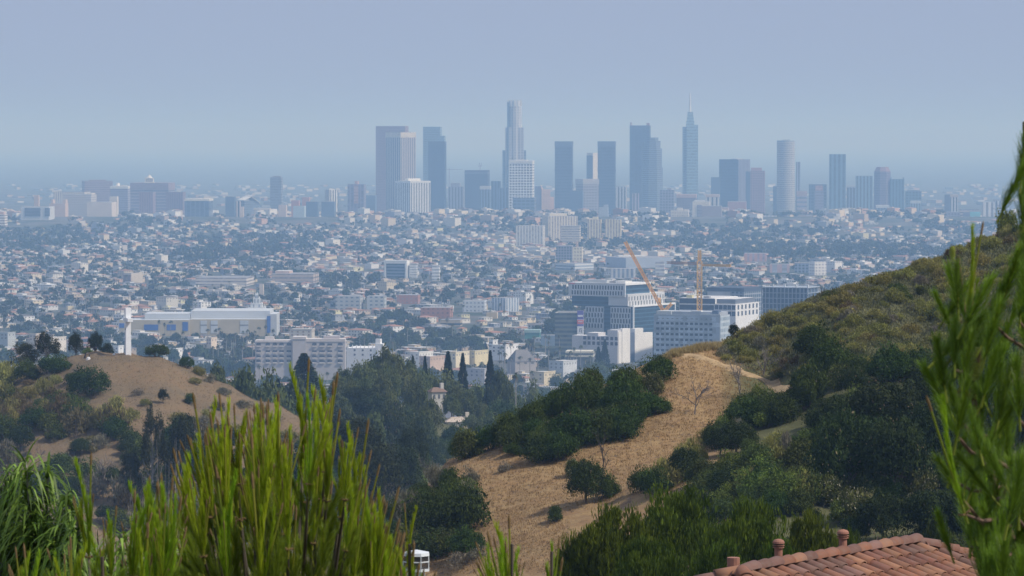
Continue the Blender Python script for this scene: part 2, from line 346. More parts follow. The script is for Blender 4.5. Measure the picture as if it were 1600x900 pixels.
# x0, corner, x1, top, D, wall, caps[(kind,...)], label
T = [
 (587,None,637,197,11700,Hh((.30,.2,.2),5,.3,(.14,.1,.12)),[('step',.1,206)],"broad brown-mauve slab tower, tallest at the left end of the downtown cluster"),
 (602,626,649,207,11400,V((.5,.43,.36),9,.28,(.06,.08,.12)),[('band',207,215,CREAM)],"striped tower with cream top band in front of the brown slab tower"),
 (617,641,672,283,10900,V((.74,.72,.68),9,.3),[('band',283,286,WHITE),('ph',.4,.6,279,WHITE)],"low white-ribbed office block at the foot of the striped tower"),
 (661,None,690,198,11700,Hh((.22,.3,.36),7,.3,(.14,.22,.28)),[('side',690,696,212)],"pale teal tower with stepped right shoulder, behind a dark slab"),
 (669,None,697,221,11300,Pn((.05,.07,.12)),[],"plain dark slab tower in front of the stepped teal tower"),
 (700,None,726,292,11200,V((.33,.32,.36),9,.3),[('ph',.15,.75,286,(.3,.3,.34))],"grey ribbed block with raised centre left of the flat dark box building"),
 (726,None,765,266,11300,Pn((.06,.08,.13)),[('band',269,272,(.16,.18,.22))],"square dark building with a rooftop crane"),
 (750,None,767,295,10800,V((.2,.25,.32),8,.25),[('band',291,296,(.6,.58,.55))],"small blue-grey block with white rim at the dark box building's right foot"),
 (767,None,783,283,11000,V((.12,.17,.25),9,.25),[],"narrow blue tower right of the dark box building"),
 (779,None,796,294,10900,V((.17,.22,.3),9,.25),[],"short blue-grey block left of the bright white grid building"),
 (795,None,835,253,10800,G((.88,.87,.84),8.2,7.6,.17,.2),[('band',251,255,WHITE),('ph',.3,.75,250,WHITE)],"bright white grid-fronted office tower below the tallest round tower"),
 (801,None,838,309,10500,G((.14,.18,.26),12,9,.1,.2),[],"dark low block covering the foot of the white grid tower"),
 (867,None,896,221,11200,Hh((.075,.095,.14),9,.3,(.05,.07,.11)),[('band',221,229,(.13,.16,.21)),('band',265,268,(.05,.06,.1))],"dark slab tower, left one of the twin dark towers"),
 (934,None,963,221,11200,Hh((.075,.095,.14),9,.3,(.05,.07,.11)),[('band',221,229,(.13,.16,.21)),('band',265,268,(.05,.06,.1))],"dark slab tower, right one of the twin dark towers"),
 (917,926.5,936,239,11700,Pn((.72,.66,.56)),[('lface',917,926,243,SLATE)],"slim tower with dark left face and cream right face between the twin towers"),  # dark sheet paints in the shade on the left face
 (900,911,936,287,11000,G((.33,.3,.32),9,8,.22,.25),[('band',280,288,(.42,.4,.4))],"taupe office block with pale top band between the twin towers"),
 (890,None,912,298,10700,Pn((.08,.11,.17)),[],"plain blue-black block at the right foot of the left twin tower"),
 (963,None,980,292,11200,V((.62,.6,.58),9,.28),[],"pale striped apartment tower right of the right twin tower"),
 (984,None,1018,196,11800,V((.06,.08,.12),12,.12,(.05,.07,.11)),[('ph',.0,.08,191,(.4,.3,.3)),('ph',.82,.97,192,(.4,.27,.28))],"tall dark tower with two small pink corner blocks on its flat roof"),
 (988,None,999,302,10700,V((.5,.4,.42),9,.3),[],"small pinkish block at the foot of the tall dark tower"),
 (1031,None,1055,297,10800,G((.3,.27,.31),8,8,.2,.2),[('ph',.5,.8,294,(.3,.27,.31))],"grey-mauve grid block right of the stepped dark tower"),
 (1057,None,1090,309,10900,G((.25,.2,.22),8,6,.25,.3),[('band',304,309,(.55,.36,.3))],"low maroon block with pink top below the spired tower"),
 (1111,None,1126,277,11300,Pn((.1,.15,.22)),[],"small plain blue block left of the broad dark pair of towers"),
 (1103,None,1125,305,10700,V((.7,.66,.6),12,.3),[('band',304,308,(.65,.5,.4))],"low cream-striped block beside the broad dark pair of towers"),
 (1125,1154,1174,249,11400,V((.24,.22,.27),8,.3,(.04,.065,.11)),[('lface',1125,1154,249,(.06,.085,.14)),('ph',.5,.8,248,(.5,.5,.52))],"broad dark tower with mauve ribbed right half"),  # dark left face is the shaded side put into its colour
 (1165,None,1173,268,10900,Pn((.09,.12,.19)),[],"narrow dark shaft between the broad dark tower and the pink-brown tower"),
 (1172,None,1197,267,11000,G((.38,.24,.25),7,7,.25,.3),[('ph',.05,.8,262,(.48,.28,.28))],"pink-brown grid tower with rosy stepped top"),
 (1137,None,1168,315,10500,Pn((.46,.27,.25)),[],"low rose-red block in front of the broad dark tower"),
 (1115,None,1140,324,10400,Hh((.62,.45,.33),9,.3,(.45,.3,.25)),[],"low orange-cream block left of the rose-red block"),
 (1103,None,1117,322,10300,Pn((.32,.28,.3)),[],"low taupe block left of the orange-cream block"),
 (1208,None,1216,291,11200,Pn((.07,.11,.17)),[],"thin dark shaft left of the round pale gridded tower"),
 (1244,None,1251,253,11500,V((.4,.42,.46),8,.3),[],"thin grey tower peeking out behind the round pale gridded tower"),
 (1245,None,1262,300,10900,Hh((.45,.38,.4),12,.3,(.15,.2,.28)),[('band',299,306,(.5,.37,.36))],"low block with pink band right of the round pale tower"),
 (1264,None,1294,288,11000,G((.1,.14,.2),9,9,.15,.2),[('panel',1274,1286,290,298,(.55,.33,.33)),('panel',1273,1287,299,330,(.3,.27,.33))],"dark block with pink panel high on its front"),
 (1296,None,1324,241,11300,V((.2,.3,.36),13,.25,(.07,.12,.17)),[],"tall dark teal tower with flecks of white balconies"),
 (1323,None,1338,291,11300,V((.3,.33,.38),9,.25),[('band',290,293,(.55,.55,.56))],"grey slab with pale roof right of the flecked teal tower"),
 (1337,None,1366,275,11200,V((.26,.36,.42),10,.3,(.06,.1,.16)),[],"teal striped tower left of the purple dome-topped tower"),
 (1391,None,1415,280,11000,V((.14,.24,.32),9,.25,(.07,.13,.2)),[('ph',0,.12,277,(.2,.3,.36)),('ph',.88,1,277,(.2,.3,.36))],"blue-teal tower right of the purple dome-topped tower"),
 (1415,None,1442,299,11000,G((.13,.22,.28),9,8,.2,.2),[('ph',.1,.9,297,(.2,.25,.3))],"teal tower at the right end of the downtown row"),
 (1423,None,1440,316,10600,V((.33,.42,.48),7,.3),[('band',314,318,(.6,.62,.63))],"pale teal striped block in front of the last teal tower"),
 (1369,None,1391,323,10600,V((.25,.32,.4),8,.3),[('band',321,325,(.7,.7,.7))],"low striped block with white rim at the dome-topped tower's foot"),
 (1299,None,1316,334,10300,Hh((.5,.52,.55),6,.3),[('ph',.2,.8,330,WHITE)],"low banded white-grey block below the flecked teal tower"),
 (1275,None,1298,334,10300,Hh((.4,.42,.47),6,.3,(.12,.17,.25)),[],"low banded blue-grey block left of the banded white-grey block"),
 (1323,None,1345,330,10400,Pn((.48,.3,.26)),[('ph',.0,.5,325,(.75,.72,.66))],"salmon block with a white upper corner"),
 (1476,None,1486,304,10400,Pn((.13,.15,.2)),[],"narrow dark slab left of the white-striped tower at the right"),
 (1485,None,1498,306,10350,V((.72,.68,.64),8,.27),[('band',304,308,(.6,.5,.45))],"slim white-striped tower beside a narrow dark slab at the right"),
 (1480,None,1502,331,9900,G((.3,.28,.33),8,7,.2,.25),[],"grey-violet block in front of the slim white-striped tower"),
 (1453,None,1478,334,10000,V((.62,.58,.56),9,.28),[],"pale striped apartment block left of the grey-violet block"),
 (1535,None,1556,316,9900,V((.82,.8,.77),13,.27,(.25,.25,.28)),[],"white slab tower with grey vertical stripes near the bare hilltop tree"),
 (1556,None,1572,314,10000,V((.72,.7,.67),9,.3),[],"cream-white slab right of the grey-striped white slab"),
 (1505,None,1517,332,9900,Pn((.16,.18,.24)),[],"dark block left of the turquoise mural building"),
 (1500,None,1533,327,10100,Hh((.6,.5,.46),7,.3),[],"pinkish block rising behind the turquoise mural building"),
 (1352,None,1374,348,9000,G((.82,.8,.72),8,7,.25,.3,(.3,.3,.32)),[('ph',.3,.7,345,WHITE)],"bright white hotel-like block among the trees below the dome-topped tower"),
 (1381,None,1407,342,9300,V((.35,.33,.36),9,.25),[('ph',.2,.8,339,(.45,.4,.36))],"grey-brown block right of the bright white block"),
 (1408,None,1423,348,9100,G((.74,.62,.47),6,6,.25,.25,(.4,.33,.28)),[('ph',.45,.95,342,(.74,.62,.47))],"cream stepped block right of the grey-brown block"),
 (1390,None,1440,372,8600,G((.78,.74,.7),9,6,.25,.3,(.25,.25,.28)),[('ph',0,.25,368,WHITE)],"long low white block below the cream stepped block"),
 (1412,None,1440,366,8800,Pn((.46,.46,.48)),[('band',363,367,(.5,.3,.24))],"grey hall with red-brown roof edge right of the cream stepped block"),
 (1248,None,1270,336,9700,Pn((.4,.36,.34)),[],"plain taupe block below the round pale gridded tower"),
 (1222,None,1252,340,9800,Pn((.16,.19,.26)),[],"wide dark block left of the plain taupe block"),
 (1238,None,1262,352,9400,G((.42,.38,.36),8,7,.25,.3),[],"taupe windowed block below the plain taupe block"),
 (1194,None,1215,337,9900,V((.78,.74,.66),10,.3,(.3,.35,.45)),[],"white and cream low block left of the wide dark block"),
 (1048,None,1078,329,9700,G((.74,.68,.58),6,7,.28,.3,(.35,.33,.33)),[('ph',.35,.65,325,(.74,.68,.58)),('ph',.92,1,332,(.8,.7,.55))],"cream art deco block with raised middle below the spired tower"),
 (1082,None,1111,315,9900,Pn((.76,.7,.58)),[('ph',.1,.7,313,WHITE),('panel',1089,1097,320,345,(.3,.28,.33))],"tall cream block right of the cream art deco block"),
 (1097,None,1130,322,9500,Pn((.33,.29,.3)),[],"brown-grey block in front of the tall cream block"),
 (936,None,951,324,9900,Pn((.42,.46,.5)),[('ph',.5,1,320,(.42,.46,.5))],"small pale blue-grey block below the right twin tower"),
 # left part of the skyline
 (123,132,175,283,10500,Hh((.33,.27,.3),6,.3,(.2,.18,.24)),[('ph',.4,.65,281,(.3,.25,.28))],"wide mauve slab, leftmost of the large hospital-like blocks"),
 (172,None,202,292,10400,Hh((.34,.32,.38),6,.3,(.2,.2,.28)),[('band',291,295,WHITE),('ph',.3,.4,286,WHITE)],"banded grey-violet block with white roof rim right of the mauve slab"),
 (203,None,268,286,10200,Hh((.36,.3,.33),8,.3,(.12,.14,.22)),[('band',286,296,(.3,.24,.27))],"very wide banded brown block carrying a white cupola"),
 (217,None,241,300,9900,V((.32,.22,.24),6,.3,(.2,.15,.2)),[],"reddish ribbed wing in front of the wide cupola block"),
 (259,None,288,300,10000,V((.27,.2,.24),6,.3,(.17,.14,.2)),[],"brown ribbed wing at the right end of the wide cupola block"),
 (83,None,136,300,10100,V((.74,.68,.57),6,.28,(.4,.37,.38)),[],"long cream ribbed block at the far left of the skyline"),
 (98,None,146,304,9800,G((.58,.54,.5),5,6,.2,.25,(.3,.3,.35)),[('ph',.8,1,302,(.78,.7,.58))],"grey-beige gridded block in front of the long cream block"),
 (135,None,178,316,9700,Pn((.7,.62,.54)),[],"low cream hall right of the gridded grey-beige block"),
 (171,None,184,307,9900,Pn((.74,.66,.55)),[],"small cream tower above the low cream hall"),
 (77,None,104,318,9500,Pn((.62,.47,.38)),[('ph',.05,.2,312,(.62,.47,.38)),('ph',.8,1,312,(.62,.47,.38))],"salmon hall with dipped roofline left of the gridded block"),
 (53,None,61,305,9600,Pn((.6,.46,.37)),[],"slim tan bell tower above the white-framed building"),
 (32,None,80,323,9200,Pn((.6,.62,.64)),[('panel',38,63,325,338,(.1,.11,.16)),('panel',70,78,325,338,(.12,.13,.18))],"white-framed building with dark panels at the far left"),
 (-14,None,9,335,8900,Hh((.78,.74,.68),6,.25,(.3,.25,.25)),[('ph',0,.9,331,(.6,.4,.33))],"white balconied block cut by the left picture edge"),
 (288,None,330,313,9900,V((.16,.19,.25),12,.12,(.08,.11,.17)),[('band',311,314,(.8,.76,.66))],"dark glassy hall with bright roof rim right of the cupola block"),
 (352,None,368,307,9900,Pn((.12,.16,.23)),[],"blue-black block left of the slanted white roof"),
 (368,None,376,314,9500,V((.68,.58,.5),8,.25),[],"slim tan tower below the slanted white roof"),
 (375,None,381,323,9400,Pn((.74,.6,.48)),[],"narrow peach tower right of the slim tan tower"),
 (422,None,441,277,10300,Hh((.24,.27,.32),7,.3,(.17,.2,.26)),[('ph',.2,.9,275,(.3,.3,.33))],"lone grey-blue tower standing left of downtown"),
 (435,None,448,320,9500,Pn((.66,.55,.48)),[],"small tan block at the foot of the lone grey-blue tower"),
 (455,None,468,313,9700,Pn((.5,.28,.26)),[],"small red-pink block right of the lone grey-blue tower"),
 (472,None,484,308,9800,Pn((.5,.28,.24)),[],"second red-pink block, nearer the white deco tower"),
 (458,None,477,322,9400,Pn((.45,.55,.6)),[],"plain pale turquoise block below the red-pink blocks"),
 (478,None,498,315,9500,Pn((.12,.17,.25)),[],"dark blue block right of the pale turquoise block"),
 (502,None,524,315,9600,Pn((.14,.19,.27)),[],"dark blue wide block under the white deco tower"),
 (507,515,528,297,9900,V((.82,.8,.74),7,.25),[('ph',.2,.6,295,WHITE)],"white deco tower left of the brown tower with pink centre"),
 (543,None,571,288,10000,V((.28,.25,.32),9,.2,(.16,.17,.25)),[('panel',553,560,290,318,(.5,.34,.32)),('ph',.4,.6,283,(.55,.36,.32))],"brown-blue tower with pink centre strip left of downtown"),
 (570,None,588,305,10700,Pn((.13,.18,.26)),[],"low blue block at the left foot of the brown slab tower"),
 # nearer hospital-like blocks and mid-town
 (847,857,903,338,8300,V((.76,.68,.52),6,.25,(.35,.32,.32)),[('ph',.1,.3,334,(.76,.68,.52))],"cream ribbed block, left of the yellow-cream pair"),
 (877,None,908,353,8000,Hh((.62,.57,.5),5,.3,(.3,.3,.33)),[],"grey-cream banded parking block left of the yellow-cream pair"),
 (918,None,941,343,8200,V((.8,.7,.44),6,.25,(.4,.34,.28)),[('ph',.35,.75,339,(.8,.7,.44))],"yellow-cream building, left one of the pair"),
 (945,None,972,343,8200,V((.8,.7,.44),6,.25,(.4,.34,.28)),[],"yellow-cream building, right one of the pair"),
 (806,None,852,353,7900,V((.78,.74,.66),6,.25,(.4,.4,.42)),[],"low white-cream block left of the parking block"),
 (894.5,None,911,386,6700,G((.84,.76,.58),5,6,.28,.3,(.35,.3,.28)),[('ph',.3,.55,377,(.6,.45,.38))],"slim bright cream tower beside a grey-mauve block, above the white-panelled office"),
 (869,None,896,384,6900,G((.3,.3,.36),5,5,.2,.2),[],"grey-mauve gridded block left of the slim cream tower"),
 (868,898,928,412,6400,Hh((.66,.68,.7),5,.3,(.2,.27,.36)),[],"low block with white balcony bands below the slim cream tower"),
 (948,978,1050,403,6500,Pn((.4,.45,.54)),[('ph',.1,.2,401,WHITE)],"long plain grey-blue block behind the leaning crane"),
 (1024,None,1039,409,6200,Hh((.8,.78,.74),6,.2,(.4,.4,.44)),[],"small white cube block right of the long grey-blue block"),
 (954,None,994,420,6100,V((.62,.62,.62),7,.25,(.2,.25,.33)),[],"pale striped apartment block left of the leaning crane"),
 (1265,1273,1292,409,6200,G((.8,.77,.72),6,5,.25,.3,(.3,.3,.35)),[],"white windowed block above the grid-fronted construction building"),
 (1242,None,1272,411,6300,G((.27,.32,.42),6,5,.2,.2),[],"blue-grey gridded block left of the white windowed block"),
 (1163,None,1200,396,6800,V((.6,.36,.33),9,.3,(.35,.3,.35)),[],"pink striped apartment row above the cross-shaped crane's right arm"),
 (1203,None,1236,413,6300,V((.62,.42,.4),16,.25,(.4,.4,.45)),[],"white and rose apartment row right of the crane"),
 (688,None,722,500,4576,Hh((.48,.4,.3),6,.3),[],"low tan block below the brick red building"),
 (657,None,707,481,4770,G((.42,.2,.14),6,5,.3,.3,(.2,.12,.1)),[],"plain brick red building in the middle of the town"),
 (620,None,656,461,5190,G((.44,.22,.17),6,5,.3,.3,(.3,.25,.25)),[],"red and cream block up-left of the brick red building"),
 (573,None,603,463,5000,G((.5,.52,.52),7,5,.25,.3,(.15,.2,.27)),[],"grey windowed apartment block left of the red and cream block"),
 (524,None,566,463,4990,G((.46,.47,.47),7,5,.25,.3,(.15,.2,.27)),[],"grey apartment block further left in the same row"),
 (768,790,811,466,4960,V((.6,.62,.64),5,.25,(.2,.26,.35)),[],"pale grey ribbed block left of the white-panelled office"),
 (723,None,760,470,4945,G((.64,.66,.68),5,5,.25,.3,(.25,.3,.38)),[],"long pale windowed block left of the pale ribbed block"),
 (760,None,778,488,4770,Pn((.62,.5,.33)),[],"small tan flat block below the long pale windowed block"),
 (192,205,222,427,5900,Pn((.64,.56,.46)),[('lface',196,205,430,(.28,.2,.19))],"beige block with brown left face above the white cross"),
 (102,106,116,478,5000,Pn((.78,.66,.42)),[],"small bright yellow-cream cube left of the white cross"),
 (305,None,392,434,5800,Hh((.68,.62,.56),5,.3,(.3,.28,.3)),[],"long low banded white block in the left middle of town"),
 (424,None,495,428,5900,Hh((.55,.44,.37),6,.3,(.3,.27,.27)),[('ph',.05,.4,424,(.6,.45,.38))],"long tan banded building left of the white-framed glass building"),
 (405,None,412,444,5500,Pn((.7,.6,.5)),[],"small cream tower right above the white stepped tower"),
 (640,None,652,412,6100,Hh((.8,.79,.76),4,.3,(.4,.42,.45)),[],"white banded wing right of the white-framed glass building"),
 (675,None,687,415,6000,Hh((.84,.82,.8),5,.3,(.35,.38,.42)),[],"small white banded cube right of the white banded wing"),
 (820,None,845,519,4285,Pn((.1,.28,.26)),[('band',516,520,(.35,.5,.48))],"low green-walled building behind the palm row"),
 (845,None,872,524,4150,Pn((.25,.33,.42)),[],"low blue-grey shed beside the green-walled building"),
]
for row in T:
    x0, xc, x1, yt, D, mt, caps, lab = row
    yb = min(yt + (40 if D > 9000 else 22), 215 + 1350000 / D - 3)
    if D > 9900: yb = min(322, yb)
    B = Bld('office_tower' if D > 10000 and yt < 300 else 'office_block', lab, 'tower' if D > 10000 and yt < 300 else 'building', x0, xc, x1, yt, D, ybot=yb, single=not caps)
    B.part('wall', [(0, B.L1, 0, B.L2, 0, B.H, mt, roofg if yt > 300 else roofd)])
    for c in caps:
        if c[0] == 'band':
            B.part('roof_band', [(-.6, B.L1 + .6, -.6, B.L2 + .6, B.z(c[2]), B.z(c[1]) + .4, plain(c[3]))])
        elif c[0] == 'ph':
            B.part('penthouse', [(B.L1 * (1 - c[2]) + .3, B.L1 * (1 - c[1]) - .3, B.L2 * .2, B.L2 * .8, B.H - 1, B.z(c[3]), plain(c[4]), roofw)])
        elif c[0] == 'step':
            B.part('annex', [(-B.L1 * c[1], -.1, B.L2 * .1, B.L2 * .9, 0, B.z(c[2]), mt)])
        elif c[0] == 'side':
            B.part('annex', [(-(c[2] - c[1]) * D / F, -.1, B.L2 * .1, B.L2 * .9, 0, B.z(c[3]), mt)])
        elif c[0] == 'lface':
            B.part('side_panel', [(0.2, B.L1 - .2, -1.2, -.1, 0, B.z(c[3]), Hh(c[4], 9, .3, tuple(v * .8 for v in c[4])))])  # painted shade on the dark towers, a real brown panel on the beige block
        elif c[0] == 'panel':
            k = D / F
            B.part('facade_panel', [((B.xc - c[2]) * k, (B.xc - c[1]) * k, -1.2, -.1, B.z(c[4]), B.z(c[3]), Hh(c[5], 8, .25, tuple(v * .7 for v in c[5])))])
for r in (("the brown slab tower", 612, 260), ("the white grid tower", 815, 290), ("the left twin dark tower", 881, 280), ("the right twin dark tower", 948, 280),
          ("the spired tower", 1079, 260), ("the round pale tower", 1229, 280), ("the dome-topped tower", 1380, 300), ("the cupola block", 235, 305),
          ("the lone grey tower", 431, 300), ("the yellow-cream pair", 945, 352), ("the slim cream tower", 903, 398), ("the brick red building", 682, 490),
          ("the bright white block", 1363, 362), ("the long banded block", 350, 440), ("the long tan building", 460, 434), ("the pale ribbed block", 790, 478),
          ("the pink apartment row", 1182, 402), ("the beige block", 207, 435), ("the yellow-cream cube", 109, 485), ("the grey apartment block", 545, 472)): REFS.append(r)

# tallest round stepped tower
def round_tower():
    D = 11500; B = Bld('round_crown_tower', "tallest tower of the skyline, pale stepped round shaft with ribbed crown", 'tower', 785, 804, 823, 156, D, ybot=322)
    k = D / F; m = MB(); sh = facade((.58, .58, .58), (.12, .16, .22), 9, 8, .27, .25); gls = Hh((.22, .3, .38), 8, .3, (.12, .18, .25))
    c = (0, 22)
    m2 = MB(); m2.box((0, 0, 0), (-1, 0), (0, 1), (-18 * k, 4, 0), (19 * k, 60, B.z(235)), gls); B.put('base_block', m2)
    m3 = MB(); m3.box((0, 0, 0), (-1, 0), (0, 1), (-14.5 * k, 2.5, 0), (14.5 * k, 50, B.z(199)), sh); B.put('mid_shaft', m3)
    m.prism(0, 22, 11.2 * k, B.z(290), B.z(166), sh, 28); B.put('round_shaft', m)
    m4 = MB(); m4.prism(0, 22, 10.2 * k, B.z(166), B.z(157), plain((.62, .63, .64)), 24)
    for i in range(12):
        t = 2 * pi * i / 12; m4.box((cos(t) * 10.6 * k, 22 + sin(t) * 10.6 * k, 0), (1, 0), (0, 1), (-1.6, -1.6, B.z(166)), (1.6, 1.6, B.z(155.5)), plain(WHITE))
    B.put('crown', m4)
    m5 = MB(); m5.box((0, 0, 0), (-1, 0), (0, 1), (9 * k, -.5, B.z(320)), (11.6 * k, 8, B.z(160)), Hh((.1, .17, .26), 9, .3, (.08, .13, .2))); B.put('shaft_shade', m5)  # dark blue strip paints in the shaded left side of the shaft
    REFS.append(("the tallest round tower", 804, 240))
round_tower()
def spire_tower():
    D = 11600; B = Bld('spire_tower', "slender pale teal tower with tapering sail top and thin white spire", 'tower', 1067, 1079, 1091, 193, D, ybot=310); k = D / F
    g = Hh((.3, .42, .48), 9, .28, (.17, .27, .34)); m = MB(); m.prism(0, 20, 12.2 * k, 0, B.z(194), g, 4, 11.8 * k, None, pi / 4, .8)
    m = MB(); m.box((0, 0, 0), (-1, 0), (0, 1), (-11.8 * k, 0, 0), (6 * k, 40, B.z(195)), g); B.put('glass_shaft', m)
    m = MB(); m.box((0, 0, 0), (-1, 0), (0, 1), (6 * k, 3, 0), (11.8 * k, 36, B.z(198)), Hh((.22, .3, .36), 7, .3, (.12, .19, .27))); B.put('side_shaft', m)
    m = MB()
    for i, (w, y0, y1) in enumerate(((6, 195, 189), (5, 189, 183), (4.2, 183, 175))): m.box((0, 0, 0), (-1, 0), (0, 1), (-w * k, 6 + i, B.z(y0)), (w * k, 32 - i, B.z(y1)), g)
    B.put('sail_top', m)
    m = MB(); m.tube([(-.5 * k, 20, B.z(175)), (-.5 * k, 20, B.z(145))], [4, 1.8], whitep, 6); B.put('spire', m)
spire_tower()
def ziggurat():
    D = 11000; B = Bld('stepped_glass_tower', "dark faceted tower with rounded stepped shoulders right of the tall dark tower", 'tower', 1003, 1020, 1037, 215, D, ybot=322); k = D / F
    g = Hh((.2, .25, .31), 6, .3, (.08, .11, .17)); 
    for nm, r, yb, yt_ in (('lower_tier', 17.5, 330, 262), ('middle_tier', 16, 262, 232), ('upper_tier', 13.5, 232, 220), ('top_tier', 10, 220, 215)):
        m = MB(); m.prism(0, 30, r * k, 0 if yb == 330 else B.z(yb), B.z(yt_), g, 8, None, roofd, pi / 8, 1); B.put(nm, m)
ziggurat()
def dome_tower():
    D = 11000; B = Bld('dome_top_tower', "purple-dark tower with chamfered dome-like top", 'tower', 1367, 1380, 1393, 261, D, ybot=322); k = D / F
    g = Hh((.2, .16, .22), 7, .3, (.13, .12, .18)); m = MB(); m.prism(0, 24, 13.6 * k, 0, B.z(268), g, 8, None, None, pi / 8); B.put('shaft', m)
    m = MB(); m.prism(0, 24, 13.2 * k, B.z(268), B.z(261), plain((.25, .17, .2)), 8, 9.5 * k, None, pi / 8); B.put('domed_top', m)
dome_tower()
def pale_round():
    D = 11100; B = Bld('round_grid_tower', "tall pale grey gridded tower with rounded front, right of the pink-brown tower", 'tower', 1215, 1229, 1244, 220, D, ybot=325); k = D / F
    m = MB(); m.prism(0, 26, 14.3 * k, 0, B.z(221.5), facade((.5, .49, .47), (.16, .2, .26), 6, 6.2, .2, .22), 26); B.put('shaft', m)
    m = MB(); m.prism(0, 26, 14.0 * k, B.z(221.5), B.z(219.5), plain((.3, .35, .4)), 26); m.box((0, 0, 0), (-1, 0), (0, 1), (-6 * k, 15, B.z(221)), (5 * k, 40, B.z(218)), plain((.5, .5, .5))); B.put('roof_ring', m)
pale_round()
def peach_deco():
    D = 10700; B = Bld('deco_tower', "peach-coloured stepped tower with twin gables left of the left twin tower", 'tower', 838, 848, 866, 290, D, ybot=325, alpha=20); k = D / F
    pm = facade((.7, .5, .38), (.5, .36, .3), 7, 7, .3, .3)
    m = MB(); m.box((0, 0, 0), (-1, 0), (0, 1), (-12 * k, 0, 0), (2 * k, 40, B.z(296)), pm); m.box((0, 0, 0), (-1, 0), (0, 1), (-18 * k, 8, 0), (-12.1 * k, 40, B.z(308)), pm); B.put('wall', m)
    m = MB(); m.box((0, 0, 0), (-1, 0), (0, 1), (2.1 * k, 2, 0), (12 * k, 40, B.z(291)), plain((.16, .18, .24))); B.put('dark_wing', m)
    m = MB(); m.prism(-2.5 * k, 15, 5 * k, B.z(296), B.z(289), pm, 4, 0, None, pi / 4); m.prism(-9 * k, 15, 3.6 * k, B.z(296), B.z(290), pm, 4, 0, None, pi / 4); B.put('gable', m)
peach_deco()
def mural():
    D = 9800; B = Bld('mural_building', "block with turquoise painted wall bearing a red emblem", 'building', 1515, None, 1533, 330, D, ybot=352); k = D / F
    B.part('wall', [(0, B.L1, 0, B.L2, 0, B.H, plain((.3, .3, .33)))])
    pnl = B.part('painted_wall', [((B.xc - 1532) * k, (B.xc - 1516) * k, -1.2, -.1, B.z(352), B.z(331), plain((.2, .6, .68)))])
    m = MB(); red = plain((.75, .12, .12)); cx = -(1524 - B.xc) * k
    P = lambda u, z: (B.a[0] * u - B.b[0] * 1.9, B.a[1] * u - B.b[1] * 1.9, z)
    zc = B.z(342)
    for i in range(3):
        t = i * pi / 3 + .5; m.tube([P(cx + cos(t) * 6, zc + sin(t) * 6), P(cx - cos(t) * 6, zc - sin(t) * 6)], 1.5, red, 6)
    m.obj('emblem', pnl)
mural()
def cupola():
    D = 10190; x, y, z = W(232, 286, D); o = add('cupola', None, None, (x, D + 20, z)); k = D / F
    tag(o, "white open cupola standing on the wide banded brown block", 'cupola')
    cr = plain((.8, .76, .66))
    m = MB(); m.box((0, 0, 0), (1, 0), (0, 1), (-7.5 * k, -6, 0), (7.5 * k, 16, 1.5 * k), cr); m.obj('plinth', o)
    m = MB()
    for i in range(5): m.box((0, 0, 0), (1, 0), (0, 1), ((-6.5 + i * 3) * k, -3, 1.5 * k), ((-5.5 + i * 3) * k, 12, 6.5 * k), cr)
    m.box((0, 0, 0), (1, 0), (0, 1), (-5 * k, 0, 1.5 * k), (5 * k, 10, 6.5 * k), plain((.3, .3, .36))); m.box((0, 0, 0), (1, 0), (0, 1), (-7 * k, -3, 6.5 * k), (7 * k, 12, 8 * k), cr); m.obj('colonnade', o)
    m = MB(); m.prism(0, 4, 5 * k, 8 * k, 12 * k, cr, 8, 1.2 * k); m.tube([(0, 4, 12 * k), (0, 4, 15 * k)], [1.2, .5], cr); m.obj('roof', o)
cupola()
def slanted():
    D = 9800; B = Bld('slanted_roof_hall', "modern hall with bright slanted white roof planes left of the lone grey tower", 'building', 371, 382, 404, 309, D, ybot=325); k = D / F
    B.part('wall', [(0, B.L1, 0, B.L2, 0, B.z(314), Hh((.2, .24, .3), 6, .3, (.12, .16, .22)))])
    m = MB(); wp = whitep; z0, z1 = B.z(317), B.z(307)
    A = lambda u, v, z: (B.a[0] * u + B.b[0] * v, B.a[1] * u + B.b[1] * v, z)
    for (u0, u1, v0, v1, za, zb) in ((-2, B.L1 + 2, -2, B.L2 * .45, z1 - 9, z1), (-3, B.L1, B.L2 * .45, B.L2 + 2, z1 + 1, z0)):
        for d, fl in ((0, 1), (-1.5, -1)):
            q = [A(u0, v0, za + d), A(u0, v1, zb + d), A(u1, v1, zb + d), A(u1, v0, za + d)]; m.face(q[::-fl] if fl == 1 else q, wp)
        m.face([A(u0, v0, za - 1.5), A(u1, v0, za - 1.5), A(u1, v0, za), A(u0, v0, za)], wp); m.face([A(u0, v0, za - 1.5), A(u0, v0, za), A(u0, v1, zb), A(u0, v1, zb - 1.5)], wp)
    B.put('roof', m)
slanted()
def gate_block():
    D = 9400; B = Bld('colonnade_building', "pale canopy on columns below the slanted white roof", 'building', 396, None, 424, 325, D, ybot=336); k = D / F
    B.part('canopy', [(0, B.L1, 0, 14, B.z(328), B.H, plain((.72, .68, .62)))])
    B.part('column', [(2, 5, 1, 4, 0, B.z(328), plain((.6, .57, .52)))])
    B.part('column', [(B.L1 - 5, B.L1 - 2, 1, 4, 0, B.z(328), plain((.6, .57, .52)))])
gate_block()
def small_crane(px, py, w, D, lab, mast=12):
    x, y, z = W(px, py, D); o = add('tower_crane', None, None, (x, D, z - mast)); tag(o, lab, 'crane', 'construction cranes'); k = D / F; c = plain((.4, .38, .4))
    m = MB(); m.tube([(0, 0, 0), (0, 0, mast + 4)], 1.2, c, 4); m.obj('mast', o)
    m = MB(); m.tube([(-w * k * .2, 0, mast), (w * k * .8, 0, mast + .5)], 1.0, c, 4); m.obj('jib', o)
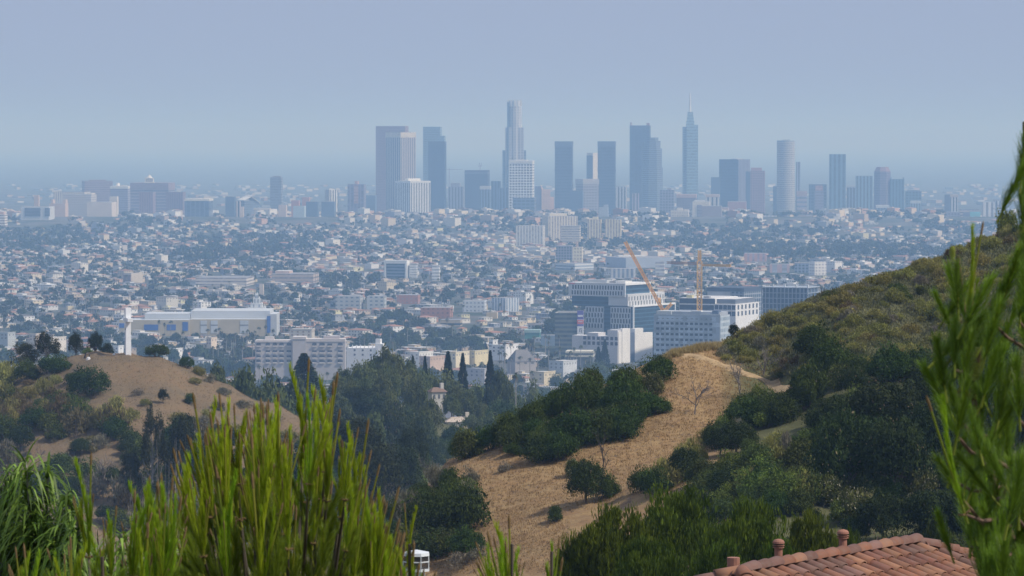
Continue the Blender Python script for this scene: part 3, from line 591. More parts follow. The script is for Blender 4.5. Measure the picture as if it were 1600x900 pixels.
small_crane(702, 265, 26, 11400, "thin far crane with level arm between the stepped teal tower and the dark box building", 180)
def leaning_small():
    D = 11300; x, y, z = W(750, 266, D); o = add('tower_crane', None, None, (x, D + 10, z)); tag(o, "small grey crane on the roof of the square dark building", 'crane', 'construction cranes'); c = plain((.42, .42, .45))
    m = MB(); m.tube([(0, 0, 0), (0, 0, 14)], 1.6, c, 4); m.obj('mast', o)
    m = MB(); m.tube([(-4, 0, 10), (-1, 0, 22)], 1.3, c, 4); m.tube([(2, 0, 10), (4, 0, 21)], 1.3, c, 4); m.tube([(-5, 0, 12), (6, 0, 14)], 1.3, c, 4); m.obj('jib', o)
leaning_small()

# ---- white-panelled office with blue glass
def white_office():
    D = 4000; k = D / F; WP = rough_paint('white_panel', (.6, .6, .6), .06, .1); WR = rough_paint('white_trim', (.85, .85, .84), .05, .1)
    gls = Hh((.06, .13, .2), 4.2, .14, (.03, .06, .095)); pane = pmat('dark_pane', (.03, .04, .06), .2, .5)
    B = Bld('panelled_office', "stacked white-panelled office with slot windows and blue glass ends left of the cranes", 'office building', 889, 975, 1017, 443, D, ybot=515, alpha=32, ref="the white-panelled office")
    z = B.z; L1, L2 = B.L1, 42 * k / sin(B.al)
    B.part('upper_block', [(0, L1, 0, L2, z(464), z(443), WP, WR)])
    B.part('glass_recess', [(-4 * k, L1 - 4 * k, 2.5, L2 - 2, z(480), z(464), gls)])
    B.part('end_glass', [(-.35, .1, .8, L2 - .8, z(462), z(446), gls)])
    B.part('white_frame', [(-1.6, -.36, -.1, .9, z(464.5), z(442.5), WR), (-1.6, -.36, L2 - .9, L2 + .1, z(463), z(442.5), WR), (-1.6, -.36, .91, L2 - .91, z(446), z(442.5), WR)])
    du = L1 / 20.4
    B.wins('b', [du * (i + .7) for i in range(19)], [z(453.2)], 1.6, 4.2, pane); B.wins('b', [du * (i + .95) for i in range(19)], [z(461.8)], 1.6, 4.2, pane)
    # lower block
    a0 = (975 - 984) * k / cos(B.al); a1 = a0 + 70 * k / cos(B.al); c0, c1 = a0 + 31 * k / cos(B.al), a0 + 42 * k / cos(B.al)
    bo = 1.5; B.part('lower_block', [(a0, c0, bo, 60, 0, z(480.2), WP), (c0, c1, bo + 1.6, 60, 0, z(480.2), gls), (c1, a1, bo, 60, 0, z(480.2), WP)])
    wm = MB(); wm.box((0, 0, 0), B.a, B.b, (-.8, bo - .12, 0), (.8, bo + .1, 4.4), pane); wme = wm.mesh('window')
    for r, yy in enumerate((488.5, 497, 505.3, 513.6)):
        for seg0, seg1, n in ((a0, c0, 7), (c1, a1, 6)):
            for i in range(n):
                u = seg0 + (seg1 - seg0) * (i + .35 + .3 * (r % 2)) / n; add('window', wme, B.root, (B.a[0] * u, B.a[1] * u, z(yy)))
    # right middle box with slot windows and stepped roof
    b1 = 63 * k / sin(B.al); az = -3.5
    B.part('middle_block', [(az, 20, 3 * k, b1, z(478), z(460), WP, WR)])
    wm = MB(); wm.box((0, 0, 0), B.a, B.b, (az - .12, -.8, 0), (az + .1, .8, 4.2), pane); wme = wm.mesh('window')
    for r, yy in enumerate((470, 477.6)):
        for i in range(13):
            v = 3 * k + (b1 - 3 * k) * (i + .4 + .3 * r) / 13; add('window', wme, B.root, (B.a[0] * 0 + B.b[0] * v, B.b[1] * v, z(yy)))
    b2 = 72 * k / sin(B.al); az2 = -9
    B.part('glass_wing', [(az2, 18, 3.4 * k, b2, 0, z(479), gls, WR)])
    B.part('white_frame', [(az2 - 1.3, az2 - .1, 3.2 * k, 3.2 * k + 1.6, 0, z(477.2), WR), (az2 - 1.3, az2 - .1, 3.2 * k + 1.61, b2 + .5, z(480), z(477.2), WR), (az2 - 1.3, az2 - .1, b2 - .8, b2 + .5, z(500), z(480.1), WR)])
    B.part('roof_plant', [(L1 * .35, L1 * .8, 5, 14, z(443) + .1, z(438.5), plain((.5, .52, .53))), (2, L1 * .2, 6, 20, z(443) + .1, z(439.5), whitep), (L1 * .22, L1 * .33, 8, 16, z(443) + .1, z(440.5), roofg)])
    # red letters on the parapet
    cu = bpy.data.curves.new('sign', 'FONT'); cu.body = 'NETFLIX'; cu.size = 3.1; cu.extrude = .15; t = bpy.data.objects.new('t', cu); COL.objects.link(t)
    bpy.context.view_layer.update(); me = bpy.data.meshes.new_from_object(t.evaluated_get(bpy.context.evaluated_depsgraph_get())); bpy.data.objects.remove(t)
    me.materials.clear(); me.materials.append(pmat('red_letters', (.7, .03, .04), .5)); s = add('sign', me, B.root)
    wd = max(v.co.x for v in me.vertices); sc = 9.5 * k / cos(B.al) / wd
    s.matrix_local = Matrix(((-B.a[0] * sc, -B.b[0] * -1, 0, B.a[0] * (L1 - .4) - B.b[0] * .35), (-B.a[1] * sc, 0, -B.b[1] * 1, B.a[1] * (L1 - .4) - B.b[1] * .35), (0, sc * .75, 0, z(446) + .2), (0, 0, 0, 1)))
    s.matrix_local = Matrix(((-B.a[0] * sc, 0, -B.b[0], B.a[0] * (L1 - .4) - B.b[0] * .35), (-B.a[1] * sc, 0, -B.b[1], B.a[1] * (L1 - .4) - B.b[1] * .35), (0, sc * .8, 0, z(445.6)), (0, 0, 0, 1)))
white_office()
def banner_block():
    D = 3970; k = D / F; B = Bld('dark_office', "dark olive-grey office with a tall banner at its right corner", 'office building', 867, None, 914, 489, D, ybot=520)
    B.part('wall', [(0, B.L1, 0, B.L2, 0, B.H, Hh((.16, .17, .15), 4.5, .25, (.06, .08, .1)), plain((.45, .43, .38)))])
    B.part('roof_plant', [(2, B.L1 * .9, 2, 8, B.H + .01, B.z(486.5), plain((.45, .44, .42)))])
    sg = B.part('banner', [((B.xc - 912) * k, (B.xc - 902) * k, -1.3, -.1, B.z(524), B.z(485), plain((.85, .85, .87)))])
    def strip(u0, u1, y0, y1, c, d): 
        m = MB(); m.box((0, 0, 0), B.a, B.b, ((B.xc - u1) * k, -1.3 - d, B.z(y1)), ((B.xc - u0) * k, -1.31, B.z(y0)), plain(c)); m.obj('banner_panel', sg)
    strip(902, 912, 485, 499, (.12, .1, .38), .1); strip(903, 911, 492, 495, (.8, .8, .85), .2); strip(902, 912, 500, 506, (.75, .12, .15), .1)
    strip(903.5, 910.5, 501.5, 503.5, (.8, .55, .6), .2); strip(902, 912, 506.5, 509.5, (.14, .12, .4), .1); strip(905.5, 909.5, 513, 514.2, (.15, .15, .2), .1); strip(905.5, 906.7, 514.5, 519, (.15, .15, .2), .1); strip(908.4, 909.5, 515, 520, (.15, .15, .2), .1)
banner_block()
def white_studio():
    D = 3820; k = D / F; B = Bld('studio_complex', "white and lilac-grey stepped complex at the foot of the white-panelled office", 'building', 893, 965, 1024, 522, D, ybot=548, alpha=30); z = B.z
    wl = rough_paint('lilac_plaster', (.62, .6, .6), .06, .1); wr = rough_paint('white_plaster', (.82, .79, .75), .06, .1); u = k / cos(B.al); v = k / sin(B.al)
    B.part('wall', [(0, 16 * u, 0, 12 * v, 0, z(516), wl), (16 * u, 30 * u, 1.5, 12 * v, 0, z(526), wl), (30 * u, 47 * u, 0, 12 * v, 0, z(521), wl, wr), (47 * u, 73 * u, 3, 12 * v, 0, z(526), wl, wr)])
    B.part('bay', [(-.6, 5, 1, 6 * v, 0, z(519), wr), (-1.2, 4, 6 * v, 19 * v, 0, z(514.5), wr), (-.4, 5, 28 * v, 42 * v, 0, z(516), wr), (-.4, 5, 42 * v, 58 * v, 0, z(524), wr), (-.2, 6, 19 * v, 28 * v, 0, z(522), plain((.12, .14, .2)))])
    B.wins('b', [2 * u + i * 7 * u for i in range(8)], [z(540), z(532)], 3.2, 3.4, pmat('dark_pane', (.05, .06, .09), .3, .5))
white_studio()
def garage():
    D = 3760; k = D / F; B = Bld('parking_building', "low cream two-deck parking building in front of the white and lilac complex", 'building', 884, None, 930, 549, D, ybot=558); z = B.z
    B.part('wall', [(0, B.L1, .6, B.L2, 0, z(550), plain((.14, .15, .16)))])
    B.part('deck', [(-.4, B.L1 + .4, 0, B.L2 + .5, z(552), z(549), plain((.66, .62, .5)))]); B.part('deck', [(-.4, B.L1 + .4, 0, B.L2 + .5, z(558), z(555), plain((.66, .62, .5)))])
garage()
def grey_hotel():
    D = 3500; k = D / F; B = Bld('grey_hotel', "grey slab building with rows of small dark windows behind the grassy crest", 'office building', 1023, 1125, 1143, 493, D, ybot=555, alpha=22, ref="the grey slab building"); z = B.z
    wl = Hh((.36, .41, .46), 5.2, .1, (.42, .47, .52)); pane = pmat('dark_pane', (.035, .05, .075), .25, .5)
    B.part('wall', [(0, B.L1, 0, B.L2, 0, B.H, wl, roofg)])
    B.part('parapet', [(B.L1 * .02, B.L1 * .98, 2, B.L2 - 2, B.H + .01, z(488), plain((.4, .43, .47))), (-.3, B.L1 * .3, -.4, 1.9, B.H + .01, z(491), plain((.55, .57, .58)))])
    B.part('roof_plant', [(B.L1 * .74, B.L1 * .96, .4, 10, B.H + .02, z(487.5), plain((.62, .62, .6))), (2, B.L1 * .12, .5, 9, B.H + .02, z(485.5), plain((.12, .16, .24))), (B.L1 * .3, B.L1 * .45, 2.5, 8, z(488) + .01, z(486.2), whitep)])
    B.wins('b', [B.L1 * (.94 - .073 * i) for i in range(12)], [z(y) for y in (508.5, 517, 525.5, 534, 542.5, 551)], 2.9, 2.1, pane)
    B.wins('b', [B.L1 * (.92 - .073 * i) + .9 for i in range(12)], [z(499.5)], 1.8, .5, pane, 'vent_window')
    B.part('glass_corner', [(-.3, .1, 1, B.L2 - 1, z(560), z(494), G((.5, .55, .58), 3.5, 5.2, .12, .2, (.3, .37, .43)))])
grey_hotel()
def white_grid():
    D = 3800; k = D / F; B = Bld('white_grid_office', "low office with bold white frame grid and dark square windows behind the upright crane", 'office building', 1063, 1150, 1192, 467, D, ybot=500, alpha=25, ref="the white frame-grid office"); z = B.z
    fr = rough_paint('white_frame', (.8, .79, .78), .06, .1); pane = pmat('dark_pane', (.045, .06, .1), .25, .5)
    B.part('wall', [(B.L1 * .38, B.L1, 0, B.L2, 0, z(467), fr, roofw), (0, B.L1 * .38 - .02, -1, B.L2, 0, z(475.5), fr, roofw), (B.L1 * .05, B.L1 * .38, 6, B.L2 - 3, z(475.5), z(468), plain((.16, .18, .22)), roofw)])
    B.wins('b', [B.L1 * (.965 - .057 * i) for i in range(11)], [z(475.4), z(485.3), z(495)], 3.7, 4.9, pane)
    b0 = 0; m = MB(); m.box((0, 0, 0), B.a, B.b, (-2, -1.12, 0), (2, -.9, 4.4), pane); me = m.mesh('window')
    for yy in (484, 494):
        for i in range(5): u = B.L1 * (.035 + .075 * i); add('window', me, B.root, (B.a[0] * u, B.a[1] * u, z(yy)))
    B.wins('a', [B.L2 * (.1 + .16 * i) for i in range(6)], [z(484), z(494)], 4, 4.4, pane)
    B.part('roof_plant', [(B.L1 * .8, B.L1 * .9, 4, 9, z(467) + .01, z(463), plain((.6, .55, .3))), (B.L1 * .5, B.L1 * .6, 4, 9, z(467) + .01, z(464), roofg)])
white_grid()
def flat_hall():
    D = 4300; B = Bld('flat_roofed_hall', "long hall with black roof band and white wall behind the white frame-grid office", 'building', 1107, 1162, 1195, 450, D, ybot=468, alpha=30); z = B.z
    B.part('wall', [(0, B.L1, 0, B.L2, 0, z(456), plain((.62, .62, .63)))]); B.part('roof_band', [(-1, B.L1 + 1, -1, B.L2 + 1, z(456), z(450), plain((.07, .09, .13)))])
    B.part('glass_end', [(-1.2, B.L1 * .35, -1.5, B.L2 * .9, 0, z(456) - .1, G((.3, .33, .37), 5, 5, .15, .15))])
flat_hall()
def frame_building():
    D = 3650; k = D / F; B = Bld('building_shell', "blue-grey concrete building shell with open floor grid left of the scrub ridge", 'office building', 1192, 1262, 1286, 449, D, ybot=520, alpha=22, ref="the concrete building shell"); z = B.z
    ds = plain((.11, .15, .21)); sl_ = plain((.36, .4, .45)); 
    B.part('core', [(1, B.L1 - 1, 1, B.L2 - 1, 0, B.H - .8, ds)])
    for i in range(11):
        zz = B.H - 1 - i * 5.1
        if zz > 0: B.part('floor_slab', [(-.4, B.L1 + .4, -.4, B.L2 + .4, zz, zz + .7, sl_)])
    for i in range(13):
        u = B.L1 * i / 12; B.part('column', [(max(u - .4, -.2), min(u + .4, B.L1 + .2), -.3, .6, 0, B.H - 1.1, sl_)])
    for i in range(1, 5):
        v = B.L2 * i / 4; B.part('column', [(-.3, .6, v - .4, v + .4, 0, B.H - 1.1, sl_)])
    for i in (0, 3, 6, 9): B.part('roof_frame', [(B.L1 * (i / 12), B.L1 * (i / 12) + 1, .8, 3, B.H - .3, z(445), plain((.6, .62, .63))), (B.L1 * (i / 12) + 1.01, B.L1 * (i / 12) + 9, .9, 2.2, z(446.5), z(445), plain((.6, .62, .63)))])
frame_building()
def framed_glass():
    D = 6100; k = D / F; B = Bld('framed_glass_building', "white-framed building with dark glass front in the middle of town", 'office building', 600, 636, 642, 407, D, ybot=427, alpha=14, ref="the white-framed glass building"); z = B.z
    fr = rough_paint('white_frame', (.85, .85, .84), .04, .1)
    B.part('frame', [(B.L1 - 3, B.L1, -2, 14, 0, z(412), fr), (0, 3, -2, 14, 0, z(412), fr), (0, B.L1, -2, 14, z(412), z(407), fr)])
    B.part('glass_front', [(3.01, B.L1 - 3.01, 1, 13, 0, z(412) - .1, Hh((.3, .35, .4), 5, .2, (.1, .14, .19)))])
framed_glass()
def apartments():
    D = 3560; k = D / F; B = Bld('balcony_apartments', "beige-grey apartment building with arched top balconies above the wooded hill", 'apartment building', 398, None, 539, 530, D, ybot=575, alpha=4, ref="the beige apartment building"); z = B.z
    B.a = (-1, 0); B.b = (0, 1); o = B.xc
    bm_ = rough_paint('beige_render', (.5, .46, .45), .08, .1); tr = rough_paint('pale_trim', (.62, .57, .54), .08, .1); dk = pmat('dark_pane', (.07, .08, .11), .3, .5)
    X = lambda p: (o - p) * k
    B.part('wall', [(X(457), X(398), 3, 22, 0, z(532), bm_, tr), (X(478), X(457) - .01, 0, 22, 0, z(526.5), bm_, tr), (X(539), X(478) - .01, 2, 22, 0, z(530), bm_, tr)])
    B.part('cornice', [(X(457) + .02, X(397.6), 2.5, 22.4, z(535), z(534), tr), (X(478.4), X(456.6), -.5, 22.4, z(530), z(529), tr), (X(539.4), X(478.4) - .02, 1.5, 22.4, z(534), z(533), tr)])
    B.part('roof_house', [(X(427), X(413), 8, 16, z(532) + .01, z(527), tr), (X(530), X(505), 8, 16, z(530) + .01, z(526), plain((.45, .4, .4)))])
    rows = (537, 547.5, 555.5, 563)
    for ri, yy in enumerate(rows):
        for p, w in ((403.5, 7), (418, 7), (429, 7), (439.5, 7), (451, 7), (491, 7), (503, 8.5), (515, 7.5), (531.5, 8)):
            y0 = 2.8 if p < 457 else 1.8
            m = MB(); hh = 5.2 * k
            if ri == 0 and p != 515:
                m.box((0, 0, 0), (-1, 0), (0, 1), (-w * k / 2, y0, -hh * .85), (w * k / 2, y0 + .15, -hh * .1), dk)
                q = [(-w * k / 2 * cos(pi * t / 8), y0, -hh * .1 + sin(pi * t / 8) * hh * .35) for t in range(9)]; m.face(q[::-1], dk)
            else: m.box((0, 0, 0), (-1, 0), (0, 1), (-w * k / 2, y0, -hh * .85), (w * k / 2, y0 + .15, 0), dk)
            wn = m.obj('window', B.root, (-(X(p)) , 0, z(yy)))
            m = MB(); m.box((0, 0, 0), (-1, 0), (0, 1), (-w * k * .48, y0 - 1, -hh), (w * k * .48, y0 - .02, -hh * .62), tr); m.obj('balcony', B.root, (-X(p), 0, z(yy)))
apartments()
def church_hall():
    D = 4350; k = D / F; B = Bld('painted_warehouse', "long sand-coloured warehouse with royal blue panels and pale grey roofs right of the cross", 'building', 186, None, 432, 500, D, ybot=518, alpha=3, ref="the sand-coloured warehouse"); z = B.z
    o = B.xc; X = lambda p: (o - p) * k; B.a = (-1, 0); B.b = (0, 1); sand = rough_paint('sand_render', (.5, .43, .3), .08, .1); gy = rough_paint('pale_grey_roof', (.56, .59, .62), .06, .05)
    B.part('wall', [(X(296), X(186), 0, 40, 0, z(500), sand, gy), (X(421), X(296) - .01, 2, 50, 0, z(499), sand, gy), (X(432), X(421) - .01, 3, 60, 0, z(491), plain((.56, .58, .6)), gy)])
    B.part('upper_hall', [(X(295), X(224), 14, 60, 0, z(491), gy), (X(420), X(296), 20, 90, 0, z(487), gy)])
    bl = rough_paint('royal_blue_panel', (.05, .13, .42), .08, .1)
    for p0, p1, y0, y1, b in ((225, 247, 507, 516, 0), (260.5, 274.5, 507, 516, 0), (285, 293.5, 503, 517, 0), (186, 194, 505, 512, 0), (417, 422.5, 494, 520, 1.8)):
        B.part('blue_panel', [(X(p1), X(p0), b - .35 if b == 0 else b - .6, b - .05, z(y1), z(y0), bl)])
    for p0, p1 in ((313, 323), (329, 340), (375, 388)): B.part('grey_panel', [(X(p1), X(p0), 1.6, 1.95, z(521), z(501), gy), (X(p1), X(p0), 1.4, 1.59, z(508.5), z(507.5), roofd)])
church_hall()
def stepped_white():
    D = 4460; k = D / F; x, y, z0 = W(401, 493, D); g = gz(x, D); o = add('stepped_tower', None, None, (x, D, g)); tag(o, "white stepped tower with small pinnacles rising over the warehouse's right end", 'tower'); KEEP.append((386, 416, 460, 492, D))
    c = plain((.7, .72, .72)); z = lambda p: W(401, p, D)[2] - g
    for nm, w, yt in (('base', 14.2, 480), ('middle_stage', 9.5, 474), ('upper_stage', 5.5, 466), ('top_stage', 2.6, 460)):
        m = MB(); m.box((0, 0, 0), (1, 0), (0, 1), (-w * k, -w * k * .4, 0 if nm == 'base' else z(492)), (w * k, w * k * .8, z(yt)), c)
        for sx in (-1, 1):
            m.prism(sx * (w - 1.3) * k, 0, 1.3 * k, z(yt), z(yt - 3), c, 6, .4 * k)
            m.box((0, 0, 0), (1, 0), (0, 1), ((sx * w * .45 - .9) * k, -w * k * .4 - .2, z(yt + 7)), ((sx * w * .45 + .9) * k, -w * k * .4 + .1, z(yt + 1.5)), plain((.3, .34, .4)))
        m.obj(nm, o)
    REFS.append(("the white stepped tower", 401, 475))
stepped_white()
def white_modern():
    D = 3700; k = D / F; B = Bld('pinnacled_house', "bright white flat building with a row of small roof pinnacles right of the beige apartments", 'building', 541, 592, 601, 543, D, ybot=561, alpha=12); z = B.z; wp = rough_paint('bright_white', (.85, .84, .83), .04, .1)
    B.part('wall', [(0, B.L1, 0, B.L2 + 8, 0, z(544), wp), (-4, 4, .5, 9, 0, z(537), wp), (0, 5 * k, -.4, -.01, 0, z(541), wp)])
    for i in range(8): 
        m = MB(); m.prism(B.a[0] * B.L1 * (i + .5) / 8, B.a[1] * B.L1 * (i + .5) / 8 + 1, .9, z(544), z(539), wp, 4, .15); m.obj('pinnacle', B.root)
    B.part('tower', [(-1, 3.8, 2, 8, z(537) + .01, z(530), wp)])
    B.wins('b', [B.L1 * .25, B.L1 * .5, B.L1 * .75], [z(549), z(556)], 1.8, 1.8, pmat('dark_pane', (.1, .11, .14), .3, .5))
white_modern()
def misc_near():
    rows = [
     (640,655,690,551,3250,(.82,.8,.76),(.4,.4,.42),"white low shop row right of the pinnacled white building"),
     (655,672,705,558,3060,(.6,.44,.34),(.3,.25,.22),"low terracotta-beige block between the dark conifers"),
     (700,712,735,551,3250,(.8,.7,.5),(.3,.3,.3),"cream windowed block between two dark conifers"),
     (730,742,772,549,3300,(.74,.64,.4),(.35,.33,.3),"yellow-cream town block right of the dark conifers"),
     (768,790,810,540,3350,(.84,.83,.82),(.15,.16,.2),"bright white town block with black windows behind the steep grey roof"),
     (764,770,778,532,3450,(.85,.84,.83),(.2,.2,.22),"small white tower block above the white town block"),
     (725,757,770,577,2980,(.5,.48,.48),(.2,.2,.23),"flat grey building with pale corner above the wooded hill"),
     (858,880,905,565,3100,(.62,.64,.66),(.3,.32,.35),"wide low building with pale grey roofs right of the palms"),
     (828,850,868,582,2900,(.7,.6,.42),(.3,.26,.22),"long cream house below the pale grey roofs"),
     (866,869,876,586,2880,(.78,.66,.42),(.4,.3,.2),"small yellow gabled house next to the dark shrubs"),
     (-20,12,22,520,3600,(.5,.52,.52),(.2,.2,.22),"grey slab house at the left edge near the cross hill"),
     (45,56,68,522,3500,(.72,.6,.48),(.3,.25,.22),"peach and white house left of the dark hilltop trees"),
     (60,80,104,528,3450,(.75,.68,.6),(.3,.3,.3),"cream flat house behind the dark hilltop trees"),
     (-10,20,26,586,3050,(.66,.5,.38),(.4,.3,.25),"peach flat roof at the left edge behind the cross hill"),
     (165,185,192,541,3350,(.85,.84,.83),(.3,.3,.35),"small white house directly left of the cross"),
     (264,275,284,545,3300,(.85,.84,.82),(.3,.3,.35),"small white house right of the cross among trees"),
     (322,330,338,528,3500,(.78,.64,.5),(.4,.3,.3),"peach small house below the warehouse"),
     (452,None,490,515,3700,(.6,.55,.48),(.3,.22,.18),"low cream shed behind the beige apartments"),
    ]
    for x0, xc, x1, yt, D, wc, gc, lab in rows:
        D = 1350000 / (yt + 24 - 215)
        B = Bld('town_building', lab, 'building', x0, xc, x1, yt, D, ybot=yt + 14, alpha=32 if xc else None)
        L2 = min(B.L2, 25); B.part('wall', [(0, B.L1, 0, L2, 0, B.H, plain(wc), plain((.6, .58, .55)))])
        B.part('parapet', [(-.3, B.L1 + .3, -.3, .4, B.H - .1, B.H + .7, plain(tuple(min(1, c * 1.05) for c in wc))), (-.3, .4, .41, L2 + .3, B.H - .1, B.H + .7, plain(tuple(min(1, c * 1.05) for c in wc)))])
        pane = plain(gc, .3); n = max(2, int(B.L1 / 5))
        B.wins('b', [B.L1 * (i + .5) / n for i in range(n)], [B.H - 3.2, B.H - 6.6], 1.9, 1.7, pane, cap=16)
        n = max(1, int(L2 / 5)); B.wins('a', [L2 * (i + .5) / n for i in range(n)], [B.H - 3.2], 1.7, 1.6, pane, cap=6)
misc_near()
def gabled(name, lab, px, py, D, w, d, h, roofh, wallc, roofc, rot=35, dormer=True):
    x, y, z = W(px, py, D); g = gz(x, D); o = add(name, None, None, (x, D, min(g, z - h - roofh)), (0, 0, radians(rot))); tag(o, lab, 'house'); zb = z - roofh - o.location.z
    m = MB(); m.box((0, 0, 0), (1, 0), (0, 1), (-w / 2, -d / 2, -1), (w / 2, d / 2, zb), plain(wallc)); m.obj('wall', o)
    m = MB(); R = plain(roofc); e = .5; a = [(-w / 2 - e, -d / 2 - e, zb), (w / 2 + e, -d / 2 - e, zb), (w / 2 + e, d / 2 + e, zb), (-w / 2 - e, d / 2 + e, zb)]; r0, r1 = (-w / 2 * .55, 0, zb + roofh), (w / 2 * .55, 0, zb + roofh)
    m.face([a[0], a[1], r1, r0], R); m.face([a[2], a[3], r0, r1], R); m.face([a[1], a[2], r1], R); m.face([a[3], a[0], r0], R); m.obj('roof', o)
    for i in range(3):
        m = MB(); m.box((0, 0, 0), (1, 0), (0, 1), (-w / 2 + w * (i + .3) / 3, -d / 2 - .1, zb - 2.4), (-w / 2 + w * (i + .7) / 3, -d / 2 + .05, zb - .9), plain((.15, .16, .18), .3)); m.obj('window', o)
    m = MB(); m.box((0, 0, 0), (1, 0), (0, 1), (w * .2, -.8, zb), (w * .2 + 1.2, .6, zb + roofh + 1.5), plain(wallc)); m.obj('chimney', o)
    return o
gabled('steep_roofed_hall', "old hall with steep grey slate roof and chimneys behind the tall palms", 815, 546, 3660, 22, 18, 13, 11, (.42, .38, .36), (.2, .19, .19), 25); KEEP.append((797, 833, 546, 580, 3660)); REFS.append(("the steep-roofed hall", 815, 560))
gabled('villa', "white villa with brick-coloured roof among the trees of the wooded hill", 683, 605, 1395, 5.5, 4.5, 2.6, 1.6, (.6, .56, .5), (.24, .16, .12), 20)
gabled('villa', "long pale villa with cream roof low on the wooded hill", 718, 651, 1320, 10, 6, 2, 1.6, (.66, .58, .48), (.56, .46, .38), 10)
gabled('villa', "grey-roofed villa behind the long pale villa", 690, 640, 1390, 9, 7, 3.5, 3, (.4, .38, .38), (.13, .14, .17), 50)
gabled('villa', "small cream villa half hidden right of the pointed grey spires", 637, 627, 1370, 5, 4, 5, 2, (.6, .55, .4), (.4, .37, .3), 10)
gabled('villa', "white-walled villa glimpsed between dark trees in the gully", 633, 662, 1300, 9, 5, 4, 2, (.78, .77, .75), (.5, .48, .46), -10)
def spire(px, pyt, pyb, w, D, lab):
    x, y, z = W(px, pyt, D); zb = W(px, pyb, D)[2]; g = gz(x, D); o = add('spired_turret', None, None, (x, D, g)); tag(o, lab, 'turret'); c = plain((.5, .49, .48))
    m = MB(); m.prism(0, 0, w * .8, -1, zb - g, plain((.55, .53, .5)), 8); m.obj('turret_wall', o)
    m = MB(); m.prism(0, 0, w, zb - g, z - g, c, 12, .03); m.obj('spire', o)
spire(591, 600, 621, 1.3, 1380, "taller of the two pointed grey spires among the trees"); spire(612, 626, 640, .9, 1360, "smaller pointed grey spire right of the taller one")
REFS.append(("the pointed spires", 600, 615))

# ---- orange cranes
def lattice(m, p0, p1, w, mat, r, n=None):
    p0, p1 = Vector(p0), Vector(p1); d = p1 - p0; L = d.length; n = n or max(2, int(L / (w * 1.3))); d.normalize()
    q = d.orthogonal().normalized(); q = (Vector((0, 1, 0)) - d * d.y).normalized(); e = d.cross(q)
    cs = [(q * a + e * b) * w / 2 for a, b in ((-1, -1), (1, -1), (1, 1), (-1, 1))]
    for c in cs: m.tube([p0 + c, p1 + c], r, mat, 4)
    for i in range(n):
        for k in range(4):
            a = p0 + d * (L * i / n) + cs[k]; b = p0 + d * (L * (i + 1) / n) + cs[(k + 1) % 4]; m.tube([a, b], r * .7, mat, 3)
            a2 = p0 + d * (L * i / n) + cs[k]; m.tube([a2, p0 + d * (L * i / n) + cs[(k + 1) % 4]], r * .6, mat, 3)
def cranes():
    org = rough_paint('orange_paint', (.85, .5, .08), .12, .3, .6); D = 3700; k = D / F
    X = lambda px, py: Vector(W(px, py, D))
    x, y, z = X(1093, 492); g = gz(x, D); o = add('tower_crane', None, None, (x, D, g)); O = Vector((x, D, g)); tag(o, "orange upright tower crane with level arm in front of the white frame-grid office", 'crane', 'construction cranes')
    m = MB(); lattice(m, (0, 0, 0), X(1093, 408) - O, 4.4, org, .6); m.obj('mast', o)
    m = MB(); lattice(m, X(1093, 408) - O, X(1093, 391) - O, 2.6, org, .55, 4); m.obj('apex_tower', o)
    jd = Vector((0, 0, 0)); m = MB(); lattice(m, X(1094, 414) - O, X(1141, 414.5) - O + Vector((0, -12, 0)), 1.6, org, .45); m.obj('jib', o)
    m = MB(); lattice(m, X(1092, 412) - O, X(1043, 411) - O + Vector((0, 14, 0)), 1.8, rough_paint('faded_orange', (.5, .3, .2), .1, .3), .38); m.obj('counter_jib', o)
    m = MB(); m.tube([X(1093, 392) - O, X(1125, 414) - O], .12, roofg, 3); m.tube([X(1093, 392) - O, X(1060, 411) - O], .12, roofg, 3); m.obj('stay_cable', o)
    m = MB(); p = X(1093, 416) - O; m.box(p, (1, 0), (0, 1), (-2.2, -2.2, -2), (2.2, 2.2, 2), plain((.75, .75, .74))); m.obj('cab', o)
    REFS.append(("the upright crane", 1093, 440)); KEEP.append((1040, 1145, 391, 500, D))
    x, y, z = X(1036, 489); g = gz(x, D); o = add('tower_crane', None, None, (x, D, g)); O = Vector((x, D, g)); tag(o, "orange crane with long arm leaning up to the left in front of the white-panelled office", 'crane', 'construction cranes')
    org2 = rough_paint('strong_orange_paint', (.9, .46, .05), .12, .3, .6)
    m = MB(); lattice(m, (0, 0, 0), X(1037, 487) - O, 3, org2, .35); m.obj('mast', o)
    m = MB(); lattice(m, X(1037, 487) - O, X(977, 378) - O + Vector((0, 8, 0)), 2.6, org2, .5, 30); m.obj('jib', o)
    m = MB(); lattice(m, X(1037, 487) - O, X(1050, 474) - O, 2.2, org2, .5, 4); m.obj('counter_jib', o)
    m = MB(); lattice(m, X(1030, 473) - O, X(1031, 466) - O + Vector((0, 3, 0)), 1.6, org2, .4, 3); m.tube([X(1050, 474) - O, X(1031, 467) - O], .15, roofg, 3); m.obj('apex_tower', o)
    m = MB(); p = X(1041, 486) - O; m.box(p, (1, 0), (0, 1), (-2, -2, -2), (2.4, 2, 1.2), plain((.78, .78, .76))); m.obj('cab', o)
    REFS.append(("the leaning crane", 1005, 430)); KEEP.append((975, 1052, 378, 490, D))
cranes()
